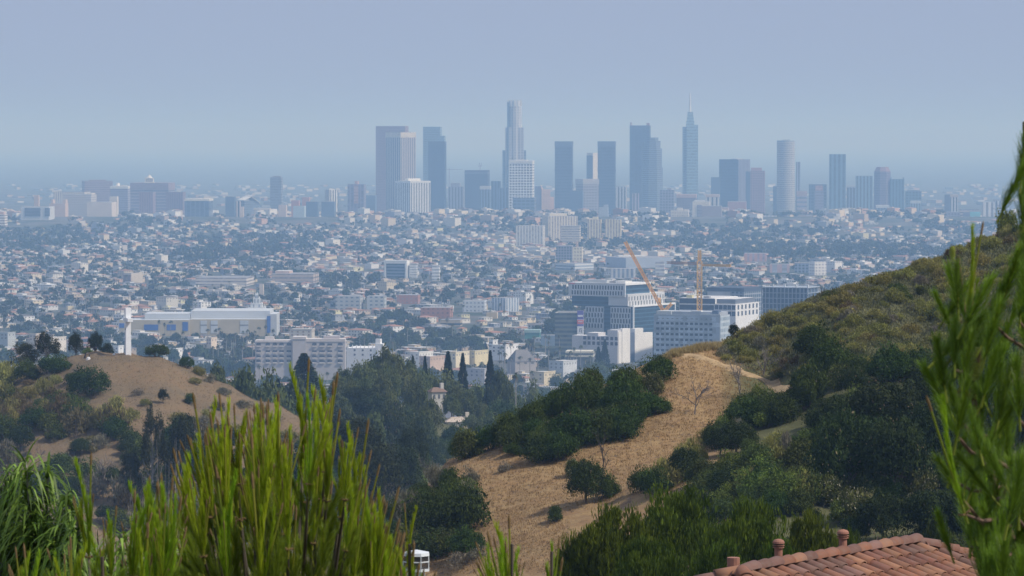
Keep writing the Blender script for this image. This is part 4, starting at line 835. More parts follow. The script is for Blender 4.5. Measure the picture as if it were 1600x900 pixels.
# ------------------------------------------------------------ foliage
R = np.random.default_rng(7)
FOL = attr_mat('foliage', .7, .12, .22, .2)
BARK = rough_paint('bark', (.12, .095, .075), .3, 3); PALEBARK = rough_paint('pale_bark', (.34, .31, .28), .25, 3); TWIG = rough_paint('grey_twig', (.2, .17, .155), .25, 3)
def unit(n):
    v = R.normal(size=(n, 3)); return v / np.linalg.norm(v, axis=1)[:, None]
def leaf_quads(P, Nn, L, Wd, ax=None):
    n = len(P); r = unit(n) if ax is None else ax
    a = r - Nn * (r * Nn).sum(1)[:, None] if ax is None else ax
    a = a / np.maximum(np.linalg.norm(a, axis=1), 1e-6)[:, None]; b = np.cross(Nn, a); b /= np.maximum(np.linalg.norm(b, axis=1), 1e-6)[:, None]
    L = np.broadcast_to(L, n)[:, None]; Wd = np.broadcast_to(Wd, n)[:, None]
    V = np.stack([P - a * L / 2, P + b * Wd / 2, P + a * L / 2, P - b * Wd / 2], 1).reshape(-1, 3)
    return V, np.arange(4 * n).reshape(n, 4)
def crown(n, rx, ry, rz, lobes, lr, L, Wd, c1, c2, zc=None, up=0., speck=None, speckn=.0, flat=.0, below=True, lob_z=-.25, outer=.9):
    """leaves on many uneven lobes: clumps, gaps and ragged outline"""
    zc = rz * .85 if zc is None else zc
    d = unit(lobes); d[:, 2] = np.abs(d[:, 2]) * 1.1 + lob_z; rr = R.uniform(.25, outer, lobes) ** .6
    C = d * rr[:, None] * np.array([rx, ry, rz]) * (1 - lr * .6); lrad = lr * R.uniform(.55, 1.25, lobes)
    lrad = lrad * R.choice([.7, 1., 1.25], lobes); li = R.integers(0, lobes, n); dd = unit(n); dd[:, 2] += .25; dd /= np.linalg.norm(dd, axis=1)[:, None]
    dist = 1 - .5 * R.random(n) ** 1.5; dist *= 1 + .18 * np.sin(dd[:, 0] * 7 + li) * np.cos(dd[:, 2] * 6 + li * 2)
    P = C[li] + dd * (lrad[li] * dist)[:, None] * np.array([rx, ry, rz]); P[:, 2] *= (1 - flat)
    P[:, 2] += zc
    nn = dd * .7 + unit(n) * .75; nn[:, 2] += .15; nn /= np.linalg.norm(nn, axis=1)[:, None]
    ax = None
    if up:
        ax = unit(n) * (1 - up) + np.array([0, 0, 1.]) * up + dd * .35; ax /= np.linalg.norm(ax, axis=1)[:, None]
        nn = np.cross(ax, unit(n)); nn /= np.linalg.norm(nn, axis=1)[:, None]
    k = P[:, 2] > .02; P, nn, li2 = P[k], nn[k], li[k]; ax = ax[k] if ax is not None else None
    core = (dist[k] < .82) & (R.random(len(P)) < .3); big = 1 + core * (2.2 if up else 1.3)
    V, Fq = leaf_quads(P, nn, L * R.uniform(.6, 1.3, len(P)) * (1 + core * .8), Wd * R.uniform(.6, 1.3, len(P)) * big, ax)
    m1 = [1.02, 1.08, .66] if up and up < .55 else [1.25, 1.12, .6]; c1 = np.array(c1) * m1; c2 = np.array(c2) * m1
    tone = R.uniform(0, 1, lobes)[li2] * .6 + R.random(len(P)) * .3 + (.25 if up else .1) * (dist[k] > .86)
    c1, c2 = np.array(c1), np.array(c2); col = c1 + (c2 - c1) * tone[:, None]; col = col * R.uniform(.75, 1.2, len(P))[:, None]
    if speck is not None:
        ps = R.random(lobes)[li2] * .6 + R.random(len(P)) * .4; m = (ps > 1 - speckn * 1.2) & (R.random(len(P)) < .6) & (dist[k] > .8); col[m] = np.array(speck) * R.uniform(.7, 1.1, m.sum())[:, None]
    return V, Fq, np.repeat(col, 4, 0), C + np.array([0, 0, zc])
def stems(C, n, zc, r0, base=(0, 0, 0), trunk=None, mat=BARK, wob=.1, sides=5):
    m = MB(); top = (0, 0, zc * .45) if trunk is None else trunk
    if trunk is not None:
        q = [Vector(base).lerp(Vector(top), t) + Vector((R.normal() * wob * r0 * 3 * (0 < t < 1), R.normal() * wob * r0 * 3 * (0 < t < 1), 0)) for t in (0, .25, .5, .75, 1)]
        m.tube(q, [r0 * 1.3, r0, r0 * .9, r0 * .8, r0 * .6], mat, sides + 1)
    for i in R.permutation(len(C))[:n]:
        c = Vector(C[i]); b = Vector(base) if trunk is None else Vector(base).lerp(Vector(top), R.uniform(.45, 1.))
        if trunk is None: b = b + Vector((R.normal() * r0 * 2, R.normal() * r0 * 2, 0))
        mid = b.lerp(c, .5) + Vector((R.normal(), R.normal(), R.normal() * .5)) * (c - b).length * .1
        m.tube([b, mid, c], [r0 * .6, r0 * .4, r0 * .15], mat, sides - 1)
    return m
def proto(name, n, size, lobes, lr, L, Wd, c1, c2, trunk_h=0., r0=.15, mat=BARK, nst=9, parts=('crown', 'trunk'), **kw):
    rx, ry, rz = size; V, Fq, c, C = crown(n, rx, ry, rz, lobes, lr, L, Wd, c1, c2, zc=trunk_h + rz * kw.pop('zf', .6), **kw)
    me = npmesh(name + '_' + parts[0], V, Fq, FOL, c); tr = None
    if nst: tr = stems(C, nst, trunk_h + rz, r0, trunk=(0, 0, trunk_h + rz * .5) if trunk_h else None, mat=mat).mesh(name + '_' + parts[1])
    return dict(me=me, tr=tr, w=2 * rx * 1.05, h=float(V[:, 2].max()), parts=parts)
def conifer(n, r, h, c1, c2, L=.5, Wd=.18, gap=.1):
    t = R.random(n) ** .8; rad = r * (1 - t) ** .9 * (.75 + .25 * np.abs(np.sin(t * 28))) + .15; a = R.random(n) * 2 * pi; q = R.random(n) ** .5
    P = np.stack([np.cos(a) * rad * q, np.sin(a) * rad * q, h * gap + t * h * (1 - gap) - q * rad * .15], 1)
    ax = np.stack([np.cos(a), np.sin(a), -.25 + .5 * R.random(n)], 1); ax /= np.linalg.norm(ax, axis=1)[:, None]; nn = np.cross(ax, unit(n)); nn /= np.linalg.norm(nn, axis=1)[:, None]
    V, Fq = leaf_quads(P, nn, L * R.uniform(.6, 1.4, n), Wd * R.uniform(.6, 1.4, n), ax)
    tone = R.random(n); col = np.array(c1) + (np.array(c2) - np.array(c1)) * (tone * q)[:, None]
    m = MB(); m.tube([(0, 0, -.5), (0, 0, h * .5), (0, 0, h * .95)], [r * .09, r * .06, .05], BARK, 6)
    return dict(me=npmesh('conifer_crown', V, Fq, FOL, np.repeat(col, 4, 0)), tr=m.mesh('conifer_trunk'), w=2 * r, h=h, parts=('crown', 'trunk'))
def palm(h, fan=True, fr=26, fl=2.3):
    m = MB(); lean = R.normal() * h * .02; q = [(lean * (t ** 2), 0, h * t) for t in (0, .3, .6, 1)]; m.tube(q, [.33, .24, .2, .2], PALEBARK, 6); tr = m.mesh('palm_trunk')
    Vs = []; Fs = []; Cs = []; n0 = 0
    for i in range(fr):
        a = 2 * pi * i / fr + R.normal() * .2; el = R.uniform(-.9, 1.15); L = fl * R.uniform(.8, 1.15); d = np.array([cos(a) * cos(el), sin(a) * cos(el), sin(el)]); s = np.array([-sin(a), cos(a), 0])
        pts = [np.array([lean, 0, h]) + d * L * t + np.array([0, 0, -1]) * L * .55 * t ** 2 for t in (0, .3, .65, 1.)]; wd = [.06, .34, .3, .04] if fan else [.05, .4, .4, .05]
        for p, w_ in zip(pts, wd): Vs += [p - s * w_ * fl / 2.3, p + s * w_ * fl / 2.3]
        dead = el < -.5
        for j in range(3): Fs.append((n0 + 2 * j, n0 + 2 * j + 1, n0 + 2 * j + 3, n0 + 2 * j + 2))
        c = np.array((.2, .16, .09) if dead else (.065, .085, .035)) * R.uniform(.7, 1.3); Cs += [c] * 8; n0 += 8
    return dict(me=npmesh('palm_crown', np.array(Vs), np.array(Fs), FOL, np.array(Cs)), tr=tr, w=2 * fl, h=h + fl * .7, parts=('crown', 'trunk'))
def bare(h, n, mat, spread=.6, r0=.1):
    m = MB()
    def br(p, d, L, r, k):
        q = p + d * L * .5 + Vector((R.normal(), R.normal(), R.normal())) * L * .07; e = p + d * L; m.tube([p, q, e], [r, r * .8, r * .5], mat, 4)
        if k == 0: return
        for _ in range(n): br(p.lerp(e, R.uniform(.4, 1)), (d + Vector((R.normal(), R.normal(), R.normal() * .6 + .15)) * spread).normalized(), L * R.uniform(.45, .75), r * .5, k - 1)
    br(Vector((0, 0, -.2)), Vector((R.normal() * .1, R.normal() * .1, 1)).normalized(), h * .45, r0, 3)
    zs = [v[2] for v in m.v]; return dict(me=m.mesh('bare_branches'), tr=None, w=h * .8, h=max(zs), parts=('branches', ''))
GD = ((.018, .034, .016), (.05, .08, .03))
PT = {}
def mk(kind, n, f):
    PT[kind] = [f(i) for i in range(n)]
mk('toyon', 4, lambda i: proto('toyon', 9500, (3, 3, 2.3), 46, .36, .2, .1, (.018, .04, .013), (.06, .105, .027), speck=(.19, .17, .11), speckn=.06, nst=8, parts=('foliage', 'branchwork'), zf=.55))
mk('oak', 4, lambda i: proto('oak', 12000, (4, 4, 3.2), 60, .32, .22, .12, (.015, .03, .012), (.042, .066, .025), nst=9, zf=.6, trunk_h=.5, r0=.2, speck=(.28, .21, .12), speckn=.09))
mk('olive_brush', 4, lambda i: proto('brush', 2600, (1.6, 1.6, 1.0), 22, .42, .15, .05, (.16, .145, .07), (.35, .31, .14), nst=6, r0=.04, mat=TWIG, parts=('foliage', 'branchwork'), zf=.35, up=.45))
mk('grey_brush', 3, lambda i: proto('brush', 1900, (1.6, 1.6, 1.0), 18, .45, .17, .04, (.13, .115, .13), (.26, .22, .24), nst=10, r0=.04, mat=TWIG, parts=('foliage', 'branchwork'), zf=.35, up=.4))
mk('brown_brush', 2, lambda i: proto('brush', 2000, (1.6, 1.6, 1.0), 18, .42, .15, .05, (.1, .075, .06), (.2, .15, .1), nst=8, r0=.04, mat=TWIG, parts=('foliage', 'branchwork'), zf=.35, up=.4))
mk('green_bush', 3, lambda i: proto('bush', 4200, (2, 2, 1.5), 26, .4, .17, .09, (.03, .05, .02), (.085, .12, .04), speck=(.22, .2, .12), speckn=.08, nst=7, r0=.06, parts=('foliage', 'branchwork'), zf=.45))
mk('light_bush', 2, lambda i: proto('bush', 4600, (2, 2, 1.6), 24, .38, .18, .09, (.06, .1, .03), (.16, .23, .07), nst=7, r0=.06, parts=('foliage', 'branchwork'), zf=.5))
mk('blossom_bush', 2, lambda i: proto('bush', 5000, (2, 2, 1.5), 26, .38, .17, .09, (.04, .06, .03), (.11, .13, .06), nst=7, r0=.06, parts=('foliage', 'branchwork'), zf=.5, speck=(.42, .4, .25), speckn=.3))
mk('stone_pine', 3, lambda i: proto('pine', 30000, (3.6, 3.6, 2.8), 90, .24, .19, .05, (.028, .058, .009), (.09, .145, .018), trunk_h=7, r0=.22, nst=14, zf=.6, up=.6, outer=1.))
mk('gum', 3, lambda i: proto('gum', 8500, (3.0, 3.0, 6.5), 60, .2, .26, .08, (.02, .028, .018), (.055, .065, .04), trunk_h=2, r0=.2, nst=16, mat=PALEBARK, zf=.75, lob_z=-.5, outer=1.))
mk('tall_dark', 3, lambda i: proto('tall', 11000, (4, 4, 5.5), 62, .26, .26, .12, (.014, .022, .012), (.04, .055, .026), trunk_h=1.5, r0=.25, nst=14, zf=.7, lob_z=-.4, outer=1.))
mk('round_tree', 4, lambda i: proto('tree', 2600, (5, 5, 4.2), 34, .34, .75, .45, (.022, .042, .018), (.06, .095, .035), trunk_h=2, r0=.3, nst=6, zf=.65))
mk('hill_tree', 4, lambda i: proto('tree', 5200, (5, 5, 4.6), 46, .3, .5, .3, (.045, .07, .04), (.12, .155, .085), trunk_h=1.5, r0=.28, nst=8, zf=.65, lob_z=-.35))
mk('conifer', 3, lambda i: conifer(3600, 3.1 + .4 * i, 11, (.016, .034, .02), (.05, .08, .04), .55, .24))
mk('cypress', 2, lambda i: conifer(1800, 1.1, 11, (.012, .026, .014), (.03, .05, .022), .4, .2))
mk('palm', 5, lambda i: palm(15 + 2 * i))
mk('low_palm', 2, lambda i: palm(6, True, 34, 2.6))
mk('bare_bush', 3, lambda i: bare(3.2, 5, TWIG, .75, .06))
mk('dead_tree', 2, lambda i: bare(7, 4, PALEBARK, .55, .16))
mk('dark_dead', 2, lambda i: bare(5, 4, rough_paint('dark_bark', (.07, .055, .05), .3, 3), .6, .12))
CATS = dict(toyon=('leafy_shrub', 'shrub'), oak=('oak_tree', 'tree'), olive_brush=('scrub_bush', 'bush'), grey_brush=('twiggy_bush', 'bush'), brown_brush=('brown_bush', 'bush'), green_bush=('leafy_bush', 'bush'), light_bush=('leafy_bush', 'bush'),
            blossom_bush=('flowering_bush', 'bush'), stone_pine=('pine_tree', 'tree'), gum=('gum_tree', 'tree'), tall_dark=('evergreen_tree', 'tree'), round_tree=('town_tree', 'tree'), hill_tree=('hillside_tree', 'tree'), conifer=('conifer_tree', 'tree'),
            cypress=('cypress_tree', 'tree'), palm=('palm_tree', 'palm tree'), low_palm=('palm_tree', 'palm tree'), bare_bush=('bare_bush', 'bush'), dead_tree=('dead_tree', 'tree'), dark_dead=('dead_tree', 'tree'))
LAB = []   # (object, description, px, py)
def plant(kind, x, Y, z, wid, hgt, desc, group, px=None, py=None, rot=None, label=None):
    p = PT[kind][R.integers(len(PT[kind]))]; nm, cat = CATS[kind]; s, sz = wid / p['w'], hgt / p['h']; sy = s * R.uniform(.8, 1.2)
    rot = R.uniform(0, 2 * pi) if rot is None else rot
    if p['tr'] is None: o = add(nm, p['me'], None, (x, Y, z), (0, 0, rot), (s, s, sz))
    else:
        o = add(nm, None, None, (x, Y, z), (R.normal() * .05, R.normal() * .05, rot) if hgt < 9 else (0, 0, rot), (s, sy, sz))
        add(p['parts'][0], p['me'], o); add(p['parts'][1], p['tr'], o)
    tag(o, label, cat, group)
    if not label: 
        a, b = proj(x, Y, z + hgt / 2); LAB.append((o, desc, a, b))
    return o
def shrub(kind, px, pyb, wpx, hpx, desc, group, Y=None, label=None, sink=.12):
    """stand a plant with its foot at photo pixel px, pyb (or at depth Y)"""
    if Y is None:
        h = hit(px, pyb)
        if h is None: return
        x, Y, z = h
    else: x, _, zt = W(px, pyb, Y); z = gz(x, Y)
    k = Y / F; top = W(px, pyb - hpx, Y)[2]
    H = max(hpx * k, top - z); z2 = z - H * sink * .5
    return plant(kind, x, Y, z2, wpx * k, (top - z2) if H > hpx * k * 1.2 else hpx * k * (1 + sink * .5), desc, group, label=label)

# ---- the bare hill with the cross
gX = "shrubs on the cross hill"
for a in [
 ('toyon', 142, 620, 84, 50, "big round dark-green shrub on the bare slope"), ('toyon', 85, 586, 60, 34, "broad dark-green shrub"), ('toyon', 42, 596, 50, 40, "dark-green shrub"),
 ('green_bush', 112, 604, 30, 20, "small green bush"), ('toyon', 57, 668, 66, 42, "dark-green shrub"), ('toyon', 124, 662, 62, 44, "dark-green shrub"), ('toyon', 176, 688, 62, 42, "dark-green shrub"),
 ('green_bush', 20, 632, 50, 30, "green bush"), ('olive_brush', 45, 625, 40, 24, "olive bush"), ('brown_brush', 15, 655, 46, 30, "brown bush"), ('toyon', 5, 690, 60, 50, "dark-green shrub"),
 ('olive_brush', 88, 600, 26, 16, "olive bush"), ('grey_brush', 75, 597, 30, 12, "pale grey bush"), ('grey_brush', 215, 618, 34, 14, "pale grey bush"), ('olive_brush', 182, 636, 34, 20, "olive bush"),
 ('tall_dark', 255, 632, 24, 28, "small dark-leaved tree"), ('green_bush', 297, 634, 26, 20, "green bush"), ('olive_brush', 228, 634, 24, 14, "olive bush"), ('toyon', 228, 545, 34, 14, "low dark shrub"),
 ('toyon', 245, 557, 46, 22, "low wind-swept shrub"), ('toyon', 210, 541, 28, 14, "low dark shrub"), ('toyon', 292, 575, 32, 20, "low dark shrub"), ('olive_brush', 312, 588, 28, 18, "olive bush"), ('grey_brush', 328, 598, 30, 16, "pale grey bush"),
 ('grey_brush', 350, 618, 36, 12, "pale grey bush"), ('olive_brush', 305, 600, 26, 12, "olive bush"), ('grey_brush', 380, 640, 40, 14, "pale grey bush"), ('brown_brush', 340, 640, 34, 16, "brown bush"), ('grey_brush', 430, 660, 40, 14, "pale grey bush"), ('olive_brush', 410, 645, 34, 14, "olive bush"),
 ('green_bush', 10, 608, 26, 22, "green bush"), ('grey_brush', 18, 690, 40, 20, "pale grey bush"), ('brown_brush', 78, 690, 36, 22, "brown bush"), ('green_bush', 95, 655, 30, 22, "green bush"), ('olive_brush', 205, 660, 36, 22, "olive bush"), ('grey_brush', 160, 645, 30, 12, "pale grey bush"),
 ('green_bush', 205, 700, 50, 34, "green bush"), ('toyon', 100, 735, 40, 30, "dark-green shrub"), ('grey_brush', 150, 745, 50, 26, "pale grey bush"), ('bare_bush', 160, 765, 60, 60, "leafless twiggy bush"), ('bare_bush', 60, 735, 30, 40, "leafless twiggy bush"), ('green_bush', 60, 760, 60, 34, "green bush"),
 ('olive_brush', 280, 660, 34, 18, "olive bush"), ('grey_brush', 320, 670, 44, 20, "pale grey bush"), ('olive_brush', 370, 680, 40, 20, "olive bush"), ('olive_brush', 450, 690, 44, 22, "olive bush"), ('green_bush', 490, 690, 46, 24, "green bush"), ('grey_brush', 340, 700, 44, 24, "pale grey bush"),
]: shrub(a[0], a[1], a[2], a[3], a[4], a[5], gX)
for i in range(90):
    px = R.uniform(-10, 560); py = R.uniform(600 + max(0, px - 250) * .35, 800); k = R.choice(['grey_brush', 'olive_brush', 'brown_brush', 'green_bush'])
    if py < 650 and 120 < px < 330: continue
    shrub(k, px, py, R.uniform(16, 34), R.uniform(8, 20), {'grey_brush': "low pale grey tuft", 'olive_brush': "low olive tuft", 'brown_brush': "low brown tuft", 'green_bush': "low green tuft"}[k], gX)
shrub('tall_dark', 119, 556, 32, 50, None, "dark trees behind the cross hill", Y=897, label="upright dark tree on the hilltop left of the cross")
shrub('tall_dark', 149, 553, 36, 40, None, "dark trees behind the cross hill", Y=899, label="dark rounded tree nearest the cross on its left")
shrub('tall_dark', 168, 553, 24, 18, None, "dark trees behind the cross hill", Y=901, label="low dark tree crouching at the cross's left foot")
shrub('gum', 72, 562, 60, 46, None, "dark trees behind the cross hill", Y=902, label="wide dark tree left of the upright dark tree")
shrub('gum', 38, 568, 60, 40, None, "dark trees behind the cross hill", Y=905, label="loose dark tree near the left edge behind the cross hill")
shrub('light_bush', 137, 552, 24, 12, None, gX, Y=888, label="small yellow-green bush on the skyline just left of the cross")
shrub('dark_dead', 118, 712, 26, 52, None, gX, label="small dark leafless tree on the lower bare slope")
for px, pb, w_, h_, lb in ((238, 800, 62, 165, "tall loose dark gum tree left of the big pine"), (288, 800, 70, 150, "dark gum tree behind the big pine's left side"), (205, 810, 46, 110, "short dark gum tree left of the white snag"), (330, 800, 60, 120, "dark gum tree mostly behind the big pine"), (390, 790, 60, 80, "dark round tree hidden behind the big pine")):
    shrub('tall_dark' if px in (288, 390, 205) else 'gum', px, pb, w_, h_, None, "gum trees below the cross hill", Y=780, label=lb)
shrub('dead_tree', 262, 815, 60, 130, None, None, Y=420, label="white leafless snag standing left of the big pine")
shrub('dead_tree', 225, 800, 60, 60, None, None, Y=460, label="fallen-looking white snag in front of the short dark gum tree")

# ---- the path hill: leafy groups around the bare slope
gP = "shrubs round the bare path slope"
REFS += [("the cross", 200, 520), ("the path crest", 1090, 560), ("the bare slope", 980, 700), ("the tiled roof", 1330, 870), ("the big pine", 440, 760), ("the flue cap", 650, 880), ("the right-hand pine", 1540, 620), ("the hilltop bare tree", 1578, 330), ("the cross hill's left foot", 40, 650)]
for a in [
 ('toyon', 918, 648, 78, 76, "dark-green shrub with grey branches"), ('toyon', 972, 655, 96, 84, "large dark-green shrub"), ('toyon', 1008, 650, 70, 50, "round dark shrub at the slope edge"), ('blossom_bush', 1022, 622, 40, 40, "pale-leaved bush"), ('toyon', 885, 655, 64, 66, "dark-green shrub"),
 ('toyon', 835, 672, 64, 50, "dark-green shrub"), ('toyon', 905, 700, 96, 66, "broad dark shrub"), ('toyon', 845, 725, 84, 56, "broad dark shrub"), ('green_bush', 800, 700, 56, 44, "green bush"), ('toyon', 765, 704, 60, 44, "dark-green shrub"), ('toyon', 722, 718, 56, 44, "dark-green shrub"),
 ('green_bush', 690, 722, 46, 36, "green bush"), ('blossom_bush', 858, 685, 34, 30, "pale twiggy bush"), ('toyon', 938, 690, 70, 56, "dark-green shrub"), ('toyon', 800, 680, 50, 40, "dark-green shrub"), ('toyon', 870, 610, 30, 30, "small dark shrub on the crest"),
 ('toyon', 720, 835, 108, 92, "large glossy green shrub"), ('toyon', 668, 845, 90, 84, "dark-green shrub"), ('blossom_bush', 668, 828, 56, 36, "bush with cream blossom"), ('light_bush', 650, 765, 46, 40, "light-green bush"), ('green_bush', 700, 765, 50, 40, "green bush"), ('grey_brush', 735, 755, 46, 34, "grey bush"),
 ('tall_dark', 625, 800, 90, 110, "dark tree"), ('green_bush', 690, 870, 80, 50, "dull green bush"), ('grey_brush', 745, 875, 60, 26, "grey twiggy bush"), ('grey_brush', 720, 890, 60, 26, "grey twiggy bush"),
 ('oak', 915, 788, 76, 78, "dark-green round shrub on the slope"), ('blossom_bush', 895, 745, 34, 34, "pale bush top"), ('toyon', 945, 780, 60, 52, "dark shrub"), ('green_bush', 1003, 768, 50, 48, "small round green bush"), ('green_bush', 868, 818, 34, 30, "thin green bush"),
 ('olive_brush', 1090, 722, 44, 32, "olive bush at the slope edge"), ('light_bush', 1128, 690, 40, 50, "bright green bush"), ('toyon', 1165, 672, 84, 66, "dark-green shrub"), ('oak', 1150, 712, 70, 60, "dark shrub"), ('toyon', 1215, 664, 80, 56, "dark-green shrub"), ('toyon', 1262, 640, 84, 84, "tall dark-green shrub"),
 ('green_bush', 1180, 745, 80, 60, "green bush"), ('green_bush', 1130, 750, 60, 40, "green bush"), ('olive_brush', 1210, 730, 70, 50, "olive bush"), ('green_bush', 1250, 735, 70, 56, "green bush"), ('toyon', 1300, 600, 90, 90, "large dark-green shrub"), ('toyon', 1270, 560, 80, 66, "dark-green shrub under the scrub"),
 ('light_bush', 1335, 660, 60, 66, "light-green bush"), ('toyon', 1390, 600, 90, 78, "dark-green shrub"), ('toyon', 1440, 590, 80, 60, "dark-green shrub"), ('oak', 1325, 790, 150, 160, "very large dark oak"), ('oak', 1400, 790, 140, 150, "large dark oak"), ('oak', 1300, 700, 100, 90, "dark oak"), ('oak', 1380, 700, 130, 110, "dark oak"), ('oak', 1460, 740, 140, 130, "large dark oak"), ('oak', 1450, 660, 120, 100, "dark oak"), ('oak', 1530, 700, 130, 150, "dark oak"),
 ('oak', 1500, 620, 120, 80, "dark oak"), ('toyon', 1560, 590, 100, 80, "dark shrub"), ('oak', 1590, 740, 120, 140, "dark oak"), ('blossom_bush', 1432, 790, 66, 54, "grey-leaved bush with cream blossom"), ('blossom_bush', 1300, 800, 80, 60, "bush with pale leaves"), ('light_bush', 1225, 790, 90, 60, "light-green bush"), ('green_bush', 1265, 790, 70, 56, "green bush"),
 ('blossom_bush', 1332, 830, 70, 60, "pale-flowered bush"), ('oak', 1380, 860, 130, 90, "dark oak"), ('oak', 1450, 860, 130, 96, "dark oak"), ('green_bush', 1480, 810, 90, 50, "yellow-green topped bush"), ('oak', 1540, 850, 130, 100, "dark oak"), ('oak', 1600, 850, 120, 100, "dark oak"), ('grey_brush', 1150, 700, 60, 50, "grey twiggy bush"), ('grey_brush', 1225, 720, 50, 50, "grey twiggy bush"), ('grey_brush', 1310, 580, 50, 50, "grey twiggy bush"),
 ('tall_dark', 585, 830, 110, 170, "tall dark tree"), ('tall_dark', 560, 760, 90, 110, "dark tree"), ('tall_dark', 645, 745, 60, 96, "dark tree with thin top"), ('oak', 610, 720, 80, 90, "dark oak"), ('oak', 655, 740, 80, 60, "dark oak"), ('green_bush', 600, 880, 90, 60, "dull green bush"), ('oak', 560, 880, 110, 90, "dark oak"),
 ('tall_dark', 520, 740, 90, 100, "dark tree"), ('oak', 470, 800, 120, 110, "dark oak"), ('oak', 400, 850, 130, 110, "dark oak"), ('oak', 680, 720, 50, 40, "dark oak"), ('grey_brush', 620, 800, 50, 70, "grey twiggy bush"),
 ('grey_brush', 790, 738, 40, 20, "grey tuft"), ('bare_bush', 1085, 648, 70, 60, "leafless twiggy bush"), ('bare_bush', 1190, 590, 60, 50, "leafless twiggy bush"), ('bare_bush', 1160, 620, 56, 64, "leafless twiggy bush"), ('dark_dead', 940, 760, 50, 90, "dark leafless tree"),
]:
    shrub(a[0], a[1], a[2], a[3], a[4], a[5], gP)
gS = "scrub bushes on the ridge"
def inpoly(x, y, P):
    c = False
    for i in range(len(P)):
        (x0, y0), (x1, y1) = P[i - 1], P[i]
        if (y0 > y) != (y1 > y) and x < (x1 - x0) * (y - y0) / (y1 - y0) + x0: c = not c
    return c
crest = [(1120, 560), (1140, 538), (1180, 515), (1230, 488), (1290, 466), (1340, 450), (1400, 428), (1480, 400), (1530, 378), (1600, 358), (1620, 350)]
poly = crest + [(1620, 620), (1450, 590), (1330, 585), (1260, 600), (1180, 585), (1130, 570)]
cnt = 0; rows = []
for i in range(4000):
    px, py = R.uniform(1110, 1620), R.uniform(350, 605)
    if inpoly(px, py, poly): rows.append((px, py))
    if len(rows) >= 290: break
rows += [(px_c + R.normal() * 3, 4 + py_c) for px_c, py_c in [(np.interp(t, range(len(crest)), [c[0] for c in crest]), np.interp(t, range(len(crest)), [c[1] for c in crest])) for t in np.linspace(.5, 10, 44)]]
KD = {'olive_brush': "olive scrub bush", 'grey_brush': "grey twiggy scrub bush", 'brown_brush': "brown scrub bush", 'green_bush': "green scrub bush", 'toyon': "dark leafy bush"}
for px, py in sorted(rows, key=lambda r: r[1]):
    k = R.choice(['olive_brush', 'grey_brush', 'brown_brush', 'green_bush'], p=[.7, .14, .07, .09])
    s = R.uniform(22, 44); shrub(k, px, py + 4, s, s * R.uniform(.38, .62), KD[k], gS)
shrub('dark_dead', 1572, 368, 60, 66, None, None, label="small bare-branched tree on the ridge top against the haze")
o_ = shrub('light_bush', 1574, 348, 40, 30, None, None, label="thin crown of small leaves round the bare hilltop tree", Y=449, sink=0)
shrub('dark_dead', 1285, 466, 22, 22, None, None, label="small dark tree on the ridge above the concrete shell's right end")
shrub('toyon', 1296, 470, 34, 18, None, gS, label="dark spreading shrub on the ridge line beside the concrete shell")
shrub('tall_dark', 1147, 530, 22, 28, None, gS, label="small upright dark tree at the right end of the grey slab building")
shrub('dark_dead', 1390, 425, 20, 20, None, None, label="tiny leafless tree on the ridge line midway up")
def low_scrub():
    xs = R.uniform(20, 64, 9000); ys = R.uniform(384, 452, 9000); z = ground(xs, ys); Vs, Qs, Cs, n0 = [], [], [], 0
    for x, y, g in zip(xs, ys, z):
        px, py = proj(x, y, g)
        if not inpoly(px, py + 6, poly): continue
        n = 14; P = np.array([x, y, g]) + R.normal(size=(n, 3)) * [.3, .3, .0] + np.stack([0 * R.random(n), 0 * R.random(n), R.uniform(.02, .45, n)], 1); ax = unit(n) * .5 + [0, 0, .8]; ax /= np.linalg.norm(ax, axis=1)[:, None]; nn = np.cross(ax, unit(n)); nn /= np.linalg.norm(nn, axis=1)[:, None]
        V_, Q_ = leaf_quads(P, nn, .34 * R.uniform(.6, 1.3, n), .1, ax); t = vnoise(np.array([x / 3.]), np.array([y / 3.]), 4)[0] + .5
        c = (np.array((.12, .13, .055)) * (1 - t) + np.array((.26, .25, .12)) * t) * R.uniform(.7, 1.2, (n, 1)); Vs.append(V_); Qs.append(Q_ + n0); Cs.append(np.repeat(c, 4, 0)); n0 += len(V_)
    tag(add('low_scrub', npmesh('low_scrub', np.concatenate(Vs), np.concatenate(Qs), FOL, np.concatenate(Cs))), kind='stuff')
low_scrub()
